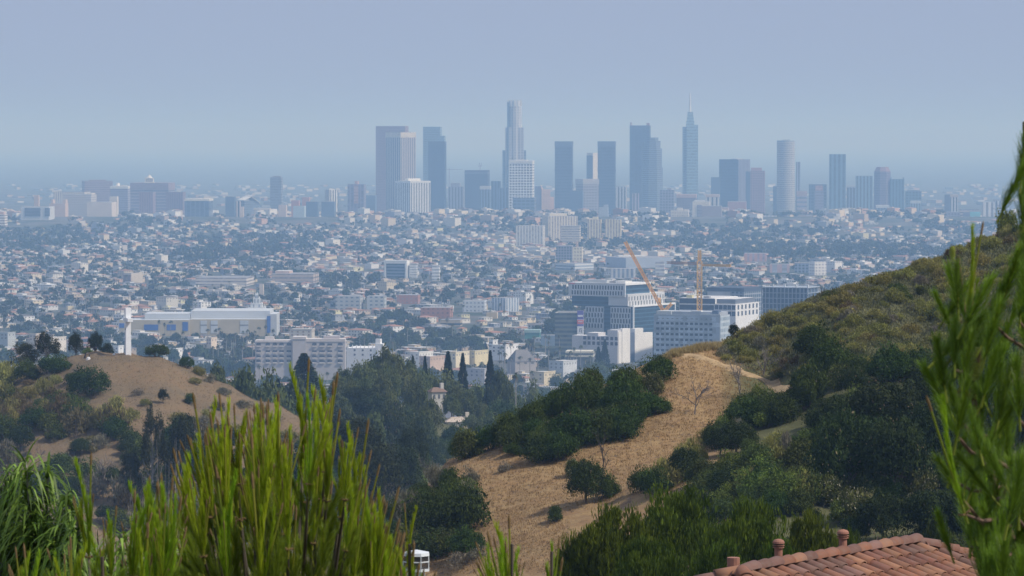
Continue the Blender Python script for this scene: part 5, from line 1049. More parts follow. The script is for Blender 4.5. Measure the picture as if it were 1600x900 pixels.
# fill of mixed brush under the big shrubs right of the slope and in the gully
for reg, n, kinds in (([(690, 722), (800, 722), (905, 728), (968, 692), (1043, 640), (1040, 598), (1000, 585), (900, 612), (820, 660), (700, 708)], 46, ['toyon', 'toyon', 'green_bush', 'toyon']),
        ([(600, 760), (660, 725), (740, 790), (775, 850), (720, 880), (600, 880)], 26, ['toyon', 'green_bush', 'toyon', 'grey_brush']), ([(1105, 655), (1210, 622), (1300, 600), (1300, 800), (1000, 800), (1050, 745), (1095, 705)], 48, ['green_bush', 'toyon', 'olive_brush', 'toyon', 'oak', 'light_bush']),
        ([(-10, 690), (150, 700), (330, 680), (560, 770), (560, 850), (-10, 850)], 75, ['toyon', 'grey_brush', 'oak', 'green_bush', 'grey_brush', 'brown_brush']), ([(-10, 590), (60, 600), (120, 640), (240, 690), (-10, 700)], 26, ['toyon', 'green_bush', 'olive_brush', 'brown_brush']),
        ([(540, 640), (640, 660), (700, 700), (640, 800), (540, 860), (480, 860)], 40, ['oak', 'toyon', 'oak', 'green_bush']),
        ([(1130, 640), (1250, 600), (1620, 560), (1620, 880), (1100, 880), (1090, 760)], 90, ['green_bush', 'toyon', 'green_bush', 'oak']), ([(1090, 745), (1420, 755), (1420, 840), (1090, 835)], 34, ['green_bush', 'toyon', 'light_bush', 'oak']), ([(500, 720), (640, 700), (680, 740), (640, 800), (620, 900), (420, 900)], 40, ['green_bush', 'oak', 'grey_brush', 'toyon'])):
    c = 0
    for _ in range(4000):
        px, py = R.uniform(-10, 1620), R.uniform(560, 890)
        if not inpoly(px, py, reg): continue
        k = R.choice(kinds); s = R.uniform(40, 75); shrub(k, px, py, s, s * R.uniform(.6, .85), {'green_bush': "mid-green bush", 'toyon': "dark-green bush", 'oak': "blackish-green bush", 'grey_brush': "grey twiggy bush", 'olive_brush': "olive brush bush", 'brown_brush': "brown brush bush", 'light_bush': "light-green leafy bush"}[k], "mixed brush in the gullies"); c += 1
        if c >= n: break
# stone pines behind the tiled roof
gK = "rounded pines behind the tiled roof"
for px, pt, w_, D, lb in ((958, 776, 165, 150, "leftmost rounded dark pine, lowest of the clump by the slope"), (1060, 748, 190, 158, "widest rounded pine, tallest top in the clump behind the roof"), (1170, 765, 170, 150, "rounded pine behind the roof's left end, right of the widest pine"),
                         (1265, 785, 130, 146, "rounded pine behind the two clay roof vents"), (1010, 830, 150, 135, "front rounded pine at the clump's lower left"), (1130, 830, 150, 138, "front rounded pine directly above the roof's left corner"), (900, 822, 100, 150, "small dark pine at the clump's left foot"), (1330, 815, 90, 150, "small rounded pine right of the right roof vent"), (1220, 830, 120, 136, "front rounded pine between the two clay roof vents")):
    x, Y, zt = W(px, pt, D); g = gz(x, Y); plant('stone_pine', x, Y, g - .3, w_ * D / F, zt - g + .3, None, gK, label=lb)
for px, pt, w_, D in ((1390, 800, 120, 210), (1470, 790, 130, 215), (1560, 780, 130, 205), (1340, 850, 100, 200)):
    x, Y, zt = W(px, pt, D); g = gz(x, Y); plant('oak', x, Y, g - .3, w_ * D / F, zt - g + .3, "dark oak in the dip", "oaks in the dip behind the roof")
x, Y, zt = W(860, 868, 130); g = gz(x, Y); plant('toyon', x, Y, g - .3, 2.2, zt - g, None, None, label="leafy bush at the bottom edge left of the small dark pine")

# ---- wooded hill in the middle distance
gW = "trees on the wooded hill"
_tops = [(330, 600), (380, 572), (430, 585), (500, 560), (560, 552), (600, 536), (640, 548), (700, 570), (740, 588), (790, 605), (830, 615), (870, 625), (930, 640)]
def hilltree(kind, px, top, w_, D, desc, label=None):
    x, Y, zt = W(px, top, D); g = gz(x, Y); H = zt - g
    if H < 2.5: return
    wd_ = w_ * D / F
    if kind == 'hill_tree': wd_ = max(wd_, H * .5)
    plant(kind, x, Y, g - .3, wd_, H + .3, desc, gW, label=label)
for k, px, top, w_, D, d in (('conifer', 475, 552, 90, 1420, "layered dark conifer"), ('conifer', 700, 549, 40, 1530, "pointed dark conifer"), ('conifer', 723, 552, 38, 1530, "pointed dark conifer"), ('conifer', 766, 548, 40, 1530, "pointed dark conifer"), ('conifer', 645, 556, 34, 1520, "pointed conifer"), ('conifer', 664, 556, 30, 1520, "pointed conifer"), ('hill_tree', 782, 572, 40, 1480, "slim conifer"),
                             ('hill_tree', 610, 534, 70, 1400, "tall full tree"), ('hill_tree', 585, 548, 60, 1400, "full tree"), ('hill_tree', 570, 560, 50, 1350, "full tree"), ('hill_tree', 420, 573, 80, 1150, "broad dark tree"), ('hill_tree', 385, 578, 60, 1150, "broad dark tree"), ('hill_tree', 455, 578, 60, 1180, "broad dark tree"), 
                             ('low_palm', 333, 560, 24, 1200, "short shaggy palm"), ('low_palm', 780, 640, 28, 1180, "short shaggy palm"), ('palm', 806, 578, 15, 1500, "very tall palm"), ('palm', 790, 577, 14, 1550, "very tall palm"), ('hill_tree', 775, 577, 40, 1900, "round dark tree"), ('hill_tree', 830, 590, 40, 1800, "round dark tree"), ('hill_tree', 800, 600, 50, 1700, "round tree"), ('conifer', 945, 530, 30, 3500, "blue-green conifer"), ('conifer', 935, 542, 26, 3500, "blue-green conifer"),
                             ('hill_tree', 700, 572, 60, 1500, "broad green tree"), ('hill_tree', 670, 566, 60, 1550, "broad green tree"), ('hill_tree', 740, 590, 50, 1500, "broad green tree")): hilltree(k, px, top, w_, D, d)
for i in range(140):
    px = R.uniform(320, 930); t0 = np.interp(px, [a for a, _ in _tops], [b for _, b in _tops]); top = t0 + 6 + R.random() ** 1.1 * (90 if px < 850 else 30); D = 1480 - (top - t0) * 4 + R.normal() * 25
    if any(abs(px - a) < 14 and b - 16 < top < b + 14 for a, b in ((683, 600), (718, 650), (690, 636), (591, 612), (612, 630), (637, 625), (633, 655))): continue
    k = R.choice(['hill_tree', 'conifer', 'cypress', 'low_palm'], p=[.95, .02, .01, .02]); w_ = R.uniform(26, 52) * (.5 if k in ('cypress', 'low_palm') else 1)
    hilltree(k, px, top, w_, D, {'hill_tree': R.choice(["round mid-green tree", "dark leafy tree", "dull green tree"]), 'conifer': "dark conifer", 'cypress': "slim dark cypress", 'low_palm': "shaggy palm"}[k])
for i in range(26):
    px = R.uniform(-10, 400); D = R.uniform(1000, 1400); top = R.uniform(560, 590) if px > 200 else R.uniform(550, 580)
    hilltree('hill_tree', px, top, R.uniform(26, 44), D, "tree behind the cross hill")

# ------------------------------------------------------------ the town on the plain
for i in range(60):   # dark trees between the cross hill and the apartments, and along the hill foot
    px, D = (R.uniform(235, 405), R.uniform(3450, 3900)) if i < 40 else (R.uniform(560, 760), R.uniform(3900, 4400))
    x = (px - 800) / F * D; s = R.uniform(11, 17); plant(R.choice(['round_tree', 'round_tree', 'hill_tree', 'conifer']), x, D, gz(x, D) - .5, s, s * R.uniform(.9, 1.3), "dense dark tree", "trees at the foot of the hills")
items = []     # kind, x, Y, width, depth, height, colour/roof or tree type
WALLS = [(.74, .7, .63), (.7, .6, .44), (.62, .5, .37), (.5, .4, .31), (.56, .37, .28), (.42, .43, .45), (.8, .79, .77), (.62, .56, .5), (.34, .36, .42), (.42, .24, .17), (.66, .62, .4)]
WN = ["white", "cream", "beige", "tan", "pink", "grey", "bright white", "pale stone", "blue-grey", "brick", "yellowish"]
WP = np.array([.2, .17, .11, .08, .07, .07, .2, .07, .04, .03, .02]); WP /= WP.sum()
ROOFS = [((.5, .49, .47), "pale flat roof"), ((.3, .3, .3), "grey flat roof"), ((.36, .19, .13), "red tiled roof"), ((.16, .15, .15), "dark roof"), ((.68, .67, .65), "white roof")]
for i in range(7200):
    Y = 3150 + 7100 * R.random() ** .85; x = R.uniform(-.142, .142) * Y
    s = R.random(); wd, dp, h = R.uniform(8, 16), R.uniform(8, 16), R.uniform(3.2, 6.2)
    if s > .78: wd, dp, h = R.uniform(16, 42), R.uniform(12, 22), R.uniform(5, 9)
    if s > .985: wd, dp, h = R.uniform(16, 30), R.uniform(12, 20), R.uniform(11, 18)
    if Y > 8900 and s > .7: wd, dp, h = R.uniform(16, 40), R.uniform(12, 24), R.uniform(8, 22)
    items.append(['b', x, Y, wd, dp, h, int(R.choice(11, p=WP)), int(R.choice(5, p=[.3, .22, .22, .12, .14]))])
for i in range(15000):
    Y = 3000 + 7300 * R.random() ** .8; x = R.uniform(-.142, .142) * Y; s = R.uniform(7, 16) * (1 + .5 * (vnoise(x / 260., Y / 900., 9) > .1))
    if vnoise(x / 160., Y / 700., 5) < -.28: continue
    items.append(['t', x, Y, s, s, s * R.uniform(.6, .95), 0 if R.random() < .93 else 1, 0])
for i in range(900):
    Y = 3100 + 2900 * R.random(); c = R.random()
    if c < .33: px = R.uniform(855, 945); Y = R.uniform(3600, 4000)
    elif c < .5: px = R.uniform(330, 460); Y = R.uniform(3700, 4200)
    elif c < .6: px = R.uniform(780, 870); Y = R.uniform(3550, 3900)
    else: px = R.uniform(-10, 1250)
    x = (px - 800) / F * Y; items.append(['p', x, Y, 6, 6, R.uniform(16, 28), 0, 0])
gzs = ground(np.array([i[1] for i in items]), np.array([i[2] for i in items]))
keep = []; occ = np.full((900, 1600), False)
kp = np.array(KEEP)
rec = []
for it, g in zip(items, gzs):
    px, pt = proj(it[1], it[2], g + it[5]); _, pb = proj(it[1], it[2], g); wpx = it[3] * F / it[2] * (1.35 if it[0] == 'b' else 1)
    rec.append((it, g, px, pt, pb, wpx))
order = sorted(range(len(rec)), key=lambda i: rec[i][0][2])
for x0, x1, yt, yb, D in kp: pass
lmk = [(int(D), int(max(0, x0)), int(min(1600, x1)), int(yt), int(W(800, 0, D)[0] * 0 + 215 + F * CZ / D)) for x0, x1, yt, yb, D in kp]; lmk.sort(); li = 0
hillrow = np.interp(np.arange(1600), _sx, HILL).astype(int)
vis = {}
for i in order:
    it, g, px, pt, pb, wpx = rec[i]
    while li < len(lmk) and lmk[li][0] < it[2]:
        _, a, b, t, bb = lmk[li]; occ[t:bb, a:b] = True; li += 1
    a, b = px - wpx / 2, px + wpx / 2
    if it[0] != 'p' and any(it[2] < K[4] + 30 and b > K[0] and a < K[1] and pt < K[3] - (7 if K[4] > 8000 else 0) and pb > K[2] for K in kp): continue
    if any(abs(it[2] - K[4]) < 60 and b > K[0] - 3 and a < K[1] + 3 for K in kp): continue
    ai, bi, ti, pi_ = int(max(0, a)), int(min(1600, b) + 1), int(max(0, pt)), int(min(899, pb) + 1)
    if ai >= 1600 or bi <= 0: vis[i] = 0; continue
    pi_ = min(pi_, int(hillrow[min(1599, (ai + min(bi, 1600)) // 2)]))
    if pi_ > ti: reg = occ[ti:pi_, ai:bi]; v = reg.size - reg.sum(); reg[:] = True
    else: v = 0
    vis[i] = v; keep.append(i)
bs = [i for i in keep if rec[i][0][0] == 'b']; ts = [i for i in keep if rec[i][0][0] == 't']; ps = [i for i in keep if rec[i][0][0] == 'p']
top_b = set(sorted(bs, key=lambda i: -vis[i])[:298]); top_t = set(sorted(ts, key=lambda i: -vis[i])[:230]); ps = sorted(ps, key=lambda i: -vis[i])[:240]
print('TOWN', len(bs), len(ts), len(ps), [vis[i] for i in sorted(top_b, key=lambda i: vis[i])[:3]])
HM = attr_mat('painted_house', .85, .2)
def house_arrays(it, g, w_out):
    _, x, Y, wd, dp, h, wi, ri = it; al = radians(43 if (x > -0.02 * Y) else 47); ax, bx = np.array([-cos(al), sin(al), 0]), np.array([sin(al), cos(al), 0])
    o = np.array([x, Y, g]) + (- ax * wd / 2 - bx * dp / 2); wc = np.array(WALLS[wi]) * R.uniform(.85, 1.08); rc = np.array(ROOFS[ri][0]) * R.uniform(.85, 1.1)
    V, Q, C = [], [], []
    def box(a0, a1, b0, b1, z0, z1, c, rcol, hip=0.):
        n = len(V)
        for (u, v, z) in ((a0, b0, z0), (a1, b0, z0), (a1, b1, z0), (a0, b1, z0), (a0, b0, z1), (a1, b0, z1), (a1, b1, z1), (a0, b1, z1)): V.append(o + ax * u + bx * v + np.array([0, 0, z])); C.append(c)
        Q.extend([(n, n + 1, n + 5, n + 4), (n + 1, n + 2, n + 6, n + 5), (n + 2, n + 3, n + 7, n + 6), (n + 3, n, n + 4, n + 7)])
        m = len(V); e = .5; t = hip * min(a1 - a0, b1 - b0) / 2
        for (u, v, z) in ((a0 - e, b0 - e, z1), (a1 + e, b0 - e, z1), (a1 + e, b1 + e, z1), (a0 - e, b1 + e, z1), (a0 + t, b0 + t, z1 + hip * 1.8), (a1 - t, b0 + t, z1 + hip * 1.8), (a1 - t, b1 - t, z1 + hip * 1.8), (a0 + t, b1 - t, z1 + hip * 1.8)): V.append(o + ax * u + bx * v + np.array([0, 0, z + .02])); C.append(rcol)
        Q.extend([(m, m + 1, m + 5, m + 4), (m + 1, m + 2, m + 6, m + 5), (m + 2, m + 3, m + 7, m + 6), (m + 3, m, m + 4, m + 7), (m + 4, m + 5, m + 6, m + 7)])
    hip = .9 if ri in (2, 3) and wd < 26 else .06
    box(0, wd, 0, dp, -1, h, wc, rc, hip)
    if h > 5 and hip < .5 and wd > 14: box(wd * .55, wd * .9, dp * .3, dp * .7, h, h + 2.2, wc * .95, rc)
    # window and door openings as dark panes set just proud of the walls
    nw = max(1, int(wd / 4.5)); nd = max(1, int(dp / 4.5)); dk = np.array([.1, .11, .13])
    fl = max(1, int(h / 3.4)) if Y < 6500 else 0
    for f in range(fl):
        z0 = h - 1 - f * 3.4 - 1.5
        for k in range(nw):
            n = len(V); u = wd * (k + .5) / nw; 
            for (uu, z) in ((u - .8, z0), (u + .8, z0), (u + .8, z0 + 1.5), (u - .8, z0 + 1.5)): V.append(o + ax * uu - bx * .08 + np.array([0, 0, z])); C.append(dk)
            Q.append((n, n + 1, n + 2, n + 3))
        for k in range(nd):
            n = len(V); u = dp * (k + .5) / nd
            for (uu, z) in ((u - .8, z0), (u + .8, z0), (u + .8, z0 + 1.5), (u - .8, z0 + 1.5)): V.append(o + bx * uu - ax * .08 + np.array([0, 0, z])); C.append(dk)
            Q.append((n, n + 1, n + 2, n + 3))
    return np.array(V), np.array(Q), np.array(C)
AV, AQ, AC, n0 = [], [], [], 0
for i in bs:
    it, g, px, pt, pb, wpx = rec[i]; V_, Q_, C_ = house_arrays(it, g, None)
    if i in top_b:
        o = add('town_house' if it[5] < 10 else 'town_block', None, None, (it[1], it[2], g))
        base = np.array([it[1], it[2], g]); nwall = 0
        # split walls / roof / windows into parts
        fc = [tuple(np.round(C_[q[0]], 4)) for q in Q_]
        dkm = np.array([np.allclose(C_[q[0]], [.1, .11, .13]) for q in Q_])
        isroof = np.array([(abs(V_[q, 2].min() - g - it[5]) < 2.5 and k % 9 >= 4 and not dkm[k]) for k, q in enumerate(Q_)])
        for nm, mk_ in (('wall', ~dkm & ~isroof), ('roof', isroof)):
            if mk_.any():
                qq = Q_[mk_]; u_, inv = np.unique(qq, return_inverse=True); add(nm, npmesh(nm, V_[u_] - base, inv.reshape(qq.shape), HM, C_[u_]), o)
        if True:
            for q in Q_[dkm][:14]: add('window', npmesh('window', V_[q] - base, np.array([[0, 1, 2, 3]]), HM, C_[q]), o)
        elif dkm.any():
            qq = Q_[dkm]; u_, inv = np.unique(qq, return_inverse=True); wo = add('windows', npmesh('windows', V_[u_] - base, inv.reshape(qq.shape), HM, C_[u_]), o); wo['kind'] = 'stuff'
        tag(o, None, 'house' if it[5] < 10 else 'building', "houses and blocks of the town"); LAB.append((o, f"{WN[it[6]]} {'house' if it[5] < 10 else 'block'} with {ROOFS[it[7]][1]}", px, (pt + pb) / 2))
    else:
        AV.append(V_); AQ.append(Q_ + n0); AC.append(C_); n0 += len(V_)
tag(add('distant_town', npmesh('distant_town', np.concatenate(AV), np.concatenate(AQ), HM, np.concatenate(AC))), kind='stuff')
AV, AC = [], []
for i in ts:
    it, g, px, pt, pb, wpx = rec[i]
    if i in top_t:
        k = 'conifer' if it[6] else 'round_tree'; plant(k, it[1], it[2], g - .5, it[3] * (.6 if it[6] else 1), it[5] + .5, R.choice(["round street tree", "dark street tree", "bushy green tree"]) if k == 'round_tree' else "dark town conifer", "trees of the town")
    else:
        n = 60 if it[2] < 5500 else 34; s = it[3]; V_, Q_, C_, _ = crown(n, s / 2, s / 2, it[5] * .55, 7, .45, s * .22, s * .17, (.02, .036, .018), (.05, .075, .032), zc=it[5] * .5)
        V_ += np.array([it[1], it[2], g]); C_ = C_ * R.uniform(.75, 1.3) * np.array([R.uniform(.9, 1.3), 1, 1]); AV.append(V_); AC.append(C_)
AV = np.concatenate(AV); tag(add('distant_trees', npmesh('distant_trees', AV, np.arange(len(AV)).reshape(-1, 4), FOL, np.concatenate(AC))), kind='stuff')
for i in ps:
    it, g, px, pt, pb, wpx = rec[i]; plant('palm', it[1], it[2], g - .3, 6.2, it[5], R.choice(["tall thin palm", "fan palm"]), "palms of the town")
# far plain beyond downtown: pale low roofs fading in the haze
AV, AQ, AC, n0 = [], [], [], 0
for i in range(500):
    Y = 12500 + 5500 * R.random(); x = R.uniform(-.14, .14) * Y; it = ['b', x, Y, R.uniform(14, 50), R.uniform(14, 40), R.uniform(4, 12), int(R.choice(11, p=WP)), int(R.choice(5, p=[.3, .2, .1, .1, .3]))]
    V_, Q_, C_ = house_arrays(it, 0, None); V_, Q_, C_ = V_[:16], Q_[:9], C_[:16] * .7; AV.append(V_); AQ.append(Q_ + n0); AC.append(C_); n0 += 16
tag(add('far_suburb', npmesh('far_suburb', np.concatenate(AV), np.concatenate(AQ), HM, np.concatenate(AC))), kind='stuff')
# ------------------------------------------------------------ the cross and its hilltop
def cross():
    x, y, z = hit(200, 555); g = gz(x, y); zt = W(200, 481, y)[2]; H = zt - g; o = add('hilltop_cross', None, None, (x, y, g), (0, 0, radians(-72))); tag(o, "big white cross seen nearly edge-on at the top of the bare hill", 'cross')
    wp = rough_paint('white_steel', (.9, .9, .9), .04, 1.2, .5); k = y / F
    m = MB(); m.box((0, 0, 0), (1, 0), (0, 1), (-.62, -.58, -.6), (.62, .58, H), wp); m.obj('upright', o)
    m = MB(); m.box((0, 0, 0), (1, 0), (0, 1), (-2.4, -.6, H - 3.1), (-.63, .6, H - 2.3), wp); m.box((0, 0, 0), (1, 0), (0, 1), (.63, -.6, H - 3.1), (2.6, .6, H - 2.3), wp); m.obj('crossbar', o)
    m = MB(); m.box((0, 0, 0), (1, 0), (0, 1), (-.66, -.62, -.6), (.66, .62, 2.7), wp); m.box((0, 0, 0), (1, 0), (0, 1), (-.68, -.64, H - 2.2), (.68, .64, H + .01), wp); m.obj('sleeve', o)
    m = MB(); m.box((0, 0, 0), (1, 0), (0, 1), (-.15, -.66, H * .52), (.15, -.59, H * .56), roofd); m.obj('hatch', o)
cross()
def debris():
    wm = rough_paint('pale_stone', (.75, .73, .7), .1, 2)
    for px, py, s, lb in ((178, 555, .38, "small white boulder on the skyline left of the cross"), (138, 562, .6, "white boulder beside a dark stump left of the hilltop")):
        x, y, z = hit(px, py); bm = MB(); n = 10
        bm.prism(0, 0, s, -.2, s * .6, wm, 7, s * .8, None, .3, .8); bm.prism(.05 * s, 0, s * .8, s * .6, s * 1.05, wm, 7, s * .4, None, .6, .8); tag(bm.obj('boulder', None, (x, y, z)), lb, 'boulder')
    x, y, z = hit(136, 561); m = MB(); dk = rough_paint('dark_wood', (.06, .05, .05), .2, 3); m.tube([(-.6, .8, -.1), (-.55, .8, .5), (-.3, .8, 1.3)], [.3, .25, .12], dk, 6); m.tube([(.3, .8, 0), (.5, .8, .9)], [.2, .1], dk, 5); tag(m.obj('tree_stump', None, (x, y, z)), "dark broken stump behind the white boulder", 'stump')
debris()

# ------------------------------------------------------------ dry grass (nobody could count it) and the trodden path
GM = attr_mat('dry_grass_blades', .9, .1, .15)
def grass():
    pts = []
    while len(pts) < 17000:
        px, py = R.uniform(600, 1230), R.uniform(535, 899); keepit = inpoly(px, py, [(700, 715), (880, 640), (1010, 575), (1050, 548), (1140, 535), (1230, 600), (1110, 680), (1080, 760), (880, 800), (900, 899), (640, 899)])
        if not keepit: continue
        pts.append((px, py))
    pts = np.array(pts); c, s = cos(TH), sin(TH); ys = np.arange(335, 470, .8); xs = []
    out = []
    for px, py in pts[:: 1]:
        dy = F * c + (450 - py) * s; t = ys / dy; z = CZ + (-F * s + (450 - py) * c) * t; out.append((px, py, t, z))
    X = np.array([(o[0] - 800) * o[2] for o in out]); Z = np.array([o[3] for o in out]); G = ground(X, np.broadcast_to(ys, X.shape)); ok = G >= Z; idx_ = ok.argmax(1); r_ = np.arange(len(out))
    P = np.stack([X[r_, idx_], ys[idx_], G[r_, idx_]], 1)[ok.any(1)]; P[:, :2] += R.uniform(-1, 1, (len(P), 2)) * [.6, 1.2]; P[:, 2] = ground(P[:, 0], P[:, 1])
    # taller grass along the crest and ridge toe
    ex = []
    for t in np.linspace(0, 1, 2600):
        px = 1010 + 150 * R.random(); py = np.interp(px, [1010, 1050, 1100, 1160], [578, 552, 541, 536]) + R.uniform(0, 9); h = hit(px, py)
        if h: ex.append(h)
    Vs, Fs, Cs, n0 = [], [], [], 0
    def tufts(P, hh, nb, bright):
        nonlocal n0
        for p in P:
            if 1 > 0:
                tone = R.uniform(.6, 1.15)
                for _ in range(nb):
                    a = R.uniform(0, 2 * pi); l = hh * R.uniform(.5, 1.2); w_ = .025; d = np.array([cos(a), sin(a), 0]) * l * R.uniform(.2, .8); b = p + R.normal(size=3) * [.12, .12, 0]; q = np.array([-sin(a), cos(a), 0]) * w_
                    Vs.extend([b - q, b + q, b + d + [0, 0, l]]); Fs.append((n0, n0 + 1, n0 + 2)); c_ = np.array(bright) * tone * R.uniform(.8, 1.15); Cs.extend([c_] * 3); n0 += 3
    tufts(P, .2, 4, (.38, .25, .12)); tufts(ex, .55, 5, (.46, .36, .17))
    cx_ = R.uniform(-115, -20, 9000); cy_ = R.uniform(815, 886, 9000); tufts(np.stack([cx_, cy_, ground(cx_, cy_)], 1), .3, 4, (.28, .19, .1))
    tag(add('dry_grass', npmesh('dry_grass', np.array(Vs), np.array(Fs), GM, np.array(Cs))), kind='stuff')
grass()
def path():
    pl = [(1232, 612), (1205, 600), (1170, 588), (1140, 577), (1110, 566), (1085, 557), (1060, 555)]; P = [hit(*p) for p in pl]
    pts = []
    for i in range(len(P) - 1):
        for t in np.linspace(0, 1, 12, endpoint=False): pts.append(np.array(P[i]) * (1 - t) + np.array(P[i + 1]) * t)
    V_ = []; nn = 9
    for i, p in enumerate(pts):
        d = pts[min(i + 1, len(pts) - 1)] - pts[max(i - 1, 0)]; s = np.array([-d[1], d[0]]) / max(np.hypot(d[0], d[1]), 1e-6)
        for k in range(nn):
            o = (k / (nn - 1) - .5) * (2.4 + .6 * sin(i * .6)); x, y = p[0] + s[0] * o, p[1] + s[1] * o; V_.append((x, y, gz(x, y) + .16 - 1.6 * abs(k / (nn - 1) - .5) ** 2))
    q = np.arange(len(V_)).reshape(-1, nn); Q = np.stack([q[:-1, :-1], q[:-1, 1:], q[1:, 1:], q[1:, :-1]], -1).reshape(-1, 4)
    tag(add('path', npmesh('path', np.array(V_), Q, rough_paint('trodden_straw', (.42, .29, .155), .2, 1.2, .95), None, True)), kind='structure')
path()

# ------------------------------------------------------------ tiled roof in the lower right
def tiled_house():
    A = Vector(W(1163, 884, 60)); B = Vector(W(1424, 838, 64)); B.z = A.z = (A.z + B.z) / 2
    # keep the ridge level and let depth set the picture slope
    A = Vector(W(1158, 897, 60)); d = (A.z - CZ); Yb = 60 * (897 - 215) / (851 - 215); B = Vector(W(1430, 851, Yb)); B.z = A.z
    r = (B - A); Lr = r.length; r.normalize(); p = Vector((r.y, -r.x, 0)); tp = math.tan(radians(21)); Ev = 4.6
    o = add('tiled_roof_house', None, None, (A.x, A.y, gz(A.x, A.y))); tag(o, "house with a hipped red clay-tile roof at the lower right", 'house', ref if False else None)
    O = o.location; z0 = A.z - O.z
    def Q(u, v, dz=0): return Vector((0, 0, z0)) + r * u + p * v + Vector((0, 0, dz))
    E_ = [Q(-Ev, -Ev, -Ev * tp), Q(-Ev, Ev, -Ev * tp), Q(Lr + Ev, Ev, -Ev * tp), Q(Lr + Ev, -Ev, -Ev * tp)]; a, b = Q(0, 0), Q(Lr, 0)
    deck = rough_paint('roof_underlay', (.1, .05, .035), .2, 4); m = MB()
    for f in ([E_[1], E_[2], b, a], [E_[3], E_[0], a, b], [E_[0], E_[1], a], [E_[2], E_[3], b]): m.face([x - Vector((0, 0, .03)) for x in f], deck)
    m.obj('roof_deck', o)
    wl = rough_paint('stucco', (.55, .45, .36), .1, 1); m = MB()
    rr, pp = (r.x, r.y), (p.x, p.y); m.box((0, 0, 0), rr, pp, (-Ev + .5, -Ev + .5, -.5), (Lr + Ev - .5, Ev - .5, z0 - Ev * tp - .02), wl); m.obj('wall', o)
    Vs, Qs, Cs, cnt = [], [], [], [0]
    def tile(c, ax, side, up, L, r0, r1, col, N_=7, th=.014, lift=0.):
        """tapered half round tile: c top end centre, ax downslope"""
        n = cnt[0]; 
        for k, (t, rad, dz) in enumerate(((0, r0, 0.), (.5, (r0 + r1) / 2, .012), (1, r1, .024))):
            for j in range(N_):
                an = pi * j / (N_ - 1); q = c + ax * (L * t) + side * (cos(an) * rad) + up * (sin(an) * rad * .8 + dz + lift); Vs.append(q[:]); Cs.append(col)
        for k in range(2):
            for j in range(N_ - 1): b_ = n + k * N_ + j; Qs.append((b_, b_ + 1, b_ + N_ + 1, b_ + N_))
        # end lip
        n2 = n + 3 * N_
        for j in range(N_):
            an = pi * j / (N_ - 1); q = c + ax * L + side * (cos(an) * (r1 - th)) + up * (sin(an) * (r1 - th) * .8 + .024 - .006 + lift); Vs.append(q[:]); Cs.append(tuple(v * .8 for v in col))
        for j in range(N_ - 1): Qs.append((n + 2 * N_ + j, n + 2 * N_ + j + 1, n2 + j + 1, n2 + j))
        cnt[0] += 4 * N_
    tcs = [(.34, .14, .085), (.4, .17, .1), (.29, .12, .085), (.26, .13, .1), (.46, .22, .13), (.31, .16, .13), (.37, .155, .095)]
    def tc(): 
        c = tcs[R.integers(len(tcs))]; f = R.uniform(.66, .95); return (c[0] * f * .85, c[1] * f * .85, c[2] * f * .8)
    cw, cl = .29, .36; sl = math.sqrt(1 + tp * tp)
    def slope(o0, along, down, u0, u1, vmax, lo, hi):
        """o0 ridge start; along, down unit plan vectors; lo/hi(v): span at plan distance v"""
        ax = (down - Vector((0, 0, tp))).normalized(); up = along.cross(ax).normalized(); up = up if up.z > 0 else -up
        nv = int(vmax * sl / cl)
        for i in range(int(u0 / cw) - 1, int(u1 / cw) + 1):
            u = (i + .5) * cw; jit = R.normal() * .006
            for j in range(nv, -1, -1):
                v = j * cl / sl
                if u < lo(v + cl * .5) - .05 or u > hi(v + cl * .5) + .05: continue
                c = o0 + along * (u + R.normal() * .005) + down * v - Vector((0, 0, tp * v)); tile(c, ax, along, up, cl * 1.12, .098, .116, tc(), lift=.01 + R.random() * .006 + jit)
    slope(Q(0, 0), r, p, -Ev, Lr + Ev, Ev, lambda v: -v, lambda v: Lr + v)
    slope(Q(0, 0), r, -p, -Ev, Lr + Ev, Ev, lambda v: -v, lambda v: Lr + v)
    slope(Q(0, 0), p, -r, -Ev, Ev, Ev, lambda v: -v, lambda v: v)
    slope(Q(Lr, 0), p, r, -Ev, Ev, Ev, lambda v: -v, lambda v: v)
    TM = attr_mat('clay_tile', .8, .25); tn = TM.node_tree; pb = tn.nodes['Principled BSDF']; src = pb.inputs['Base Color'].links[0].from_socket
    fz = maprange(TM, noise(TM, 9, 6), .35, .7); Lk(TM, mixc(TM, math_(TM, 'MULTIPLY', fz, .4), src, (.2, .15, .12)), pb.inputs['Base Color'])
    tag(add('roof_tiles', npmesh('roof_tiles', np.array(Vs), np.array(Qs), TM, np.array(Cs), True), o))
    def ridge(P0, P1):
        nonlocal Vs, Qs, Cs
        Vs, Qs, Cs = [], [], []; cnt[0] = 0; d = (P1 - P0); L = d.length; d.normalize(); side = d.cross(Vector((0, 0, 1))).normalized(); up = side.cross(d).normalized()
        n = int(L / .33)
        for i in range(n): tile(P0 + d * (L * i / n), d, side, up, .4, .115, .14, tc(), 9, .018, lift=.05 + .01 * R.random())
        add('ridge_tiles', npmesh('ridge_tiles', np.array(Vs), np.array(Qs), TM, np.array(Cs), True), o)
    ridge(a, b)
    for q, e in ((a, E_[0]), (a, E_[1]), (b, E_[2]), (b, E_[3])): ridge(q, q + (e - q))
    clay = rough_paint('vent_clay', (.36, .17, .115), .2, 6)
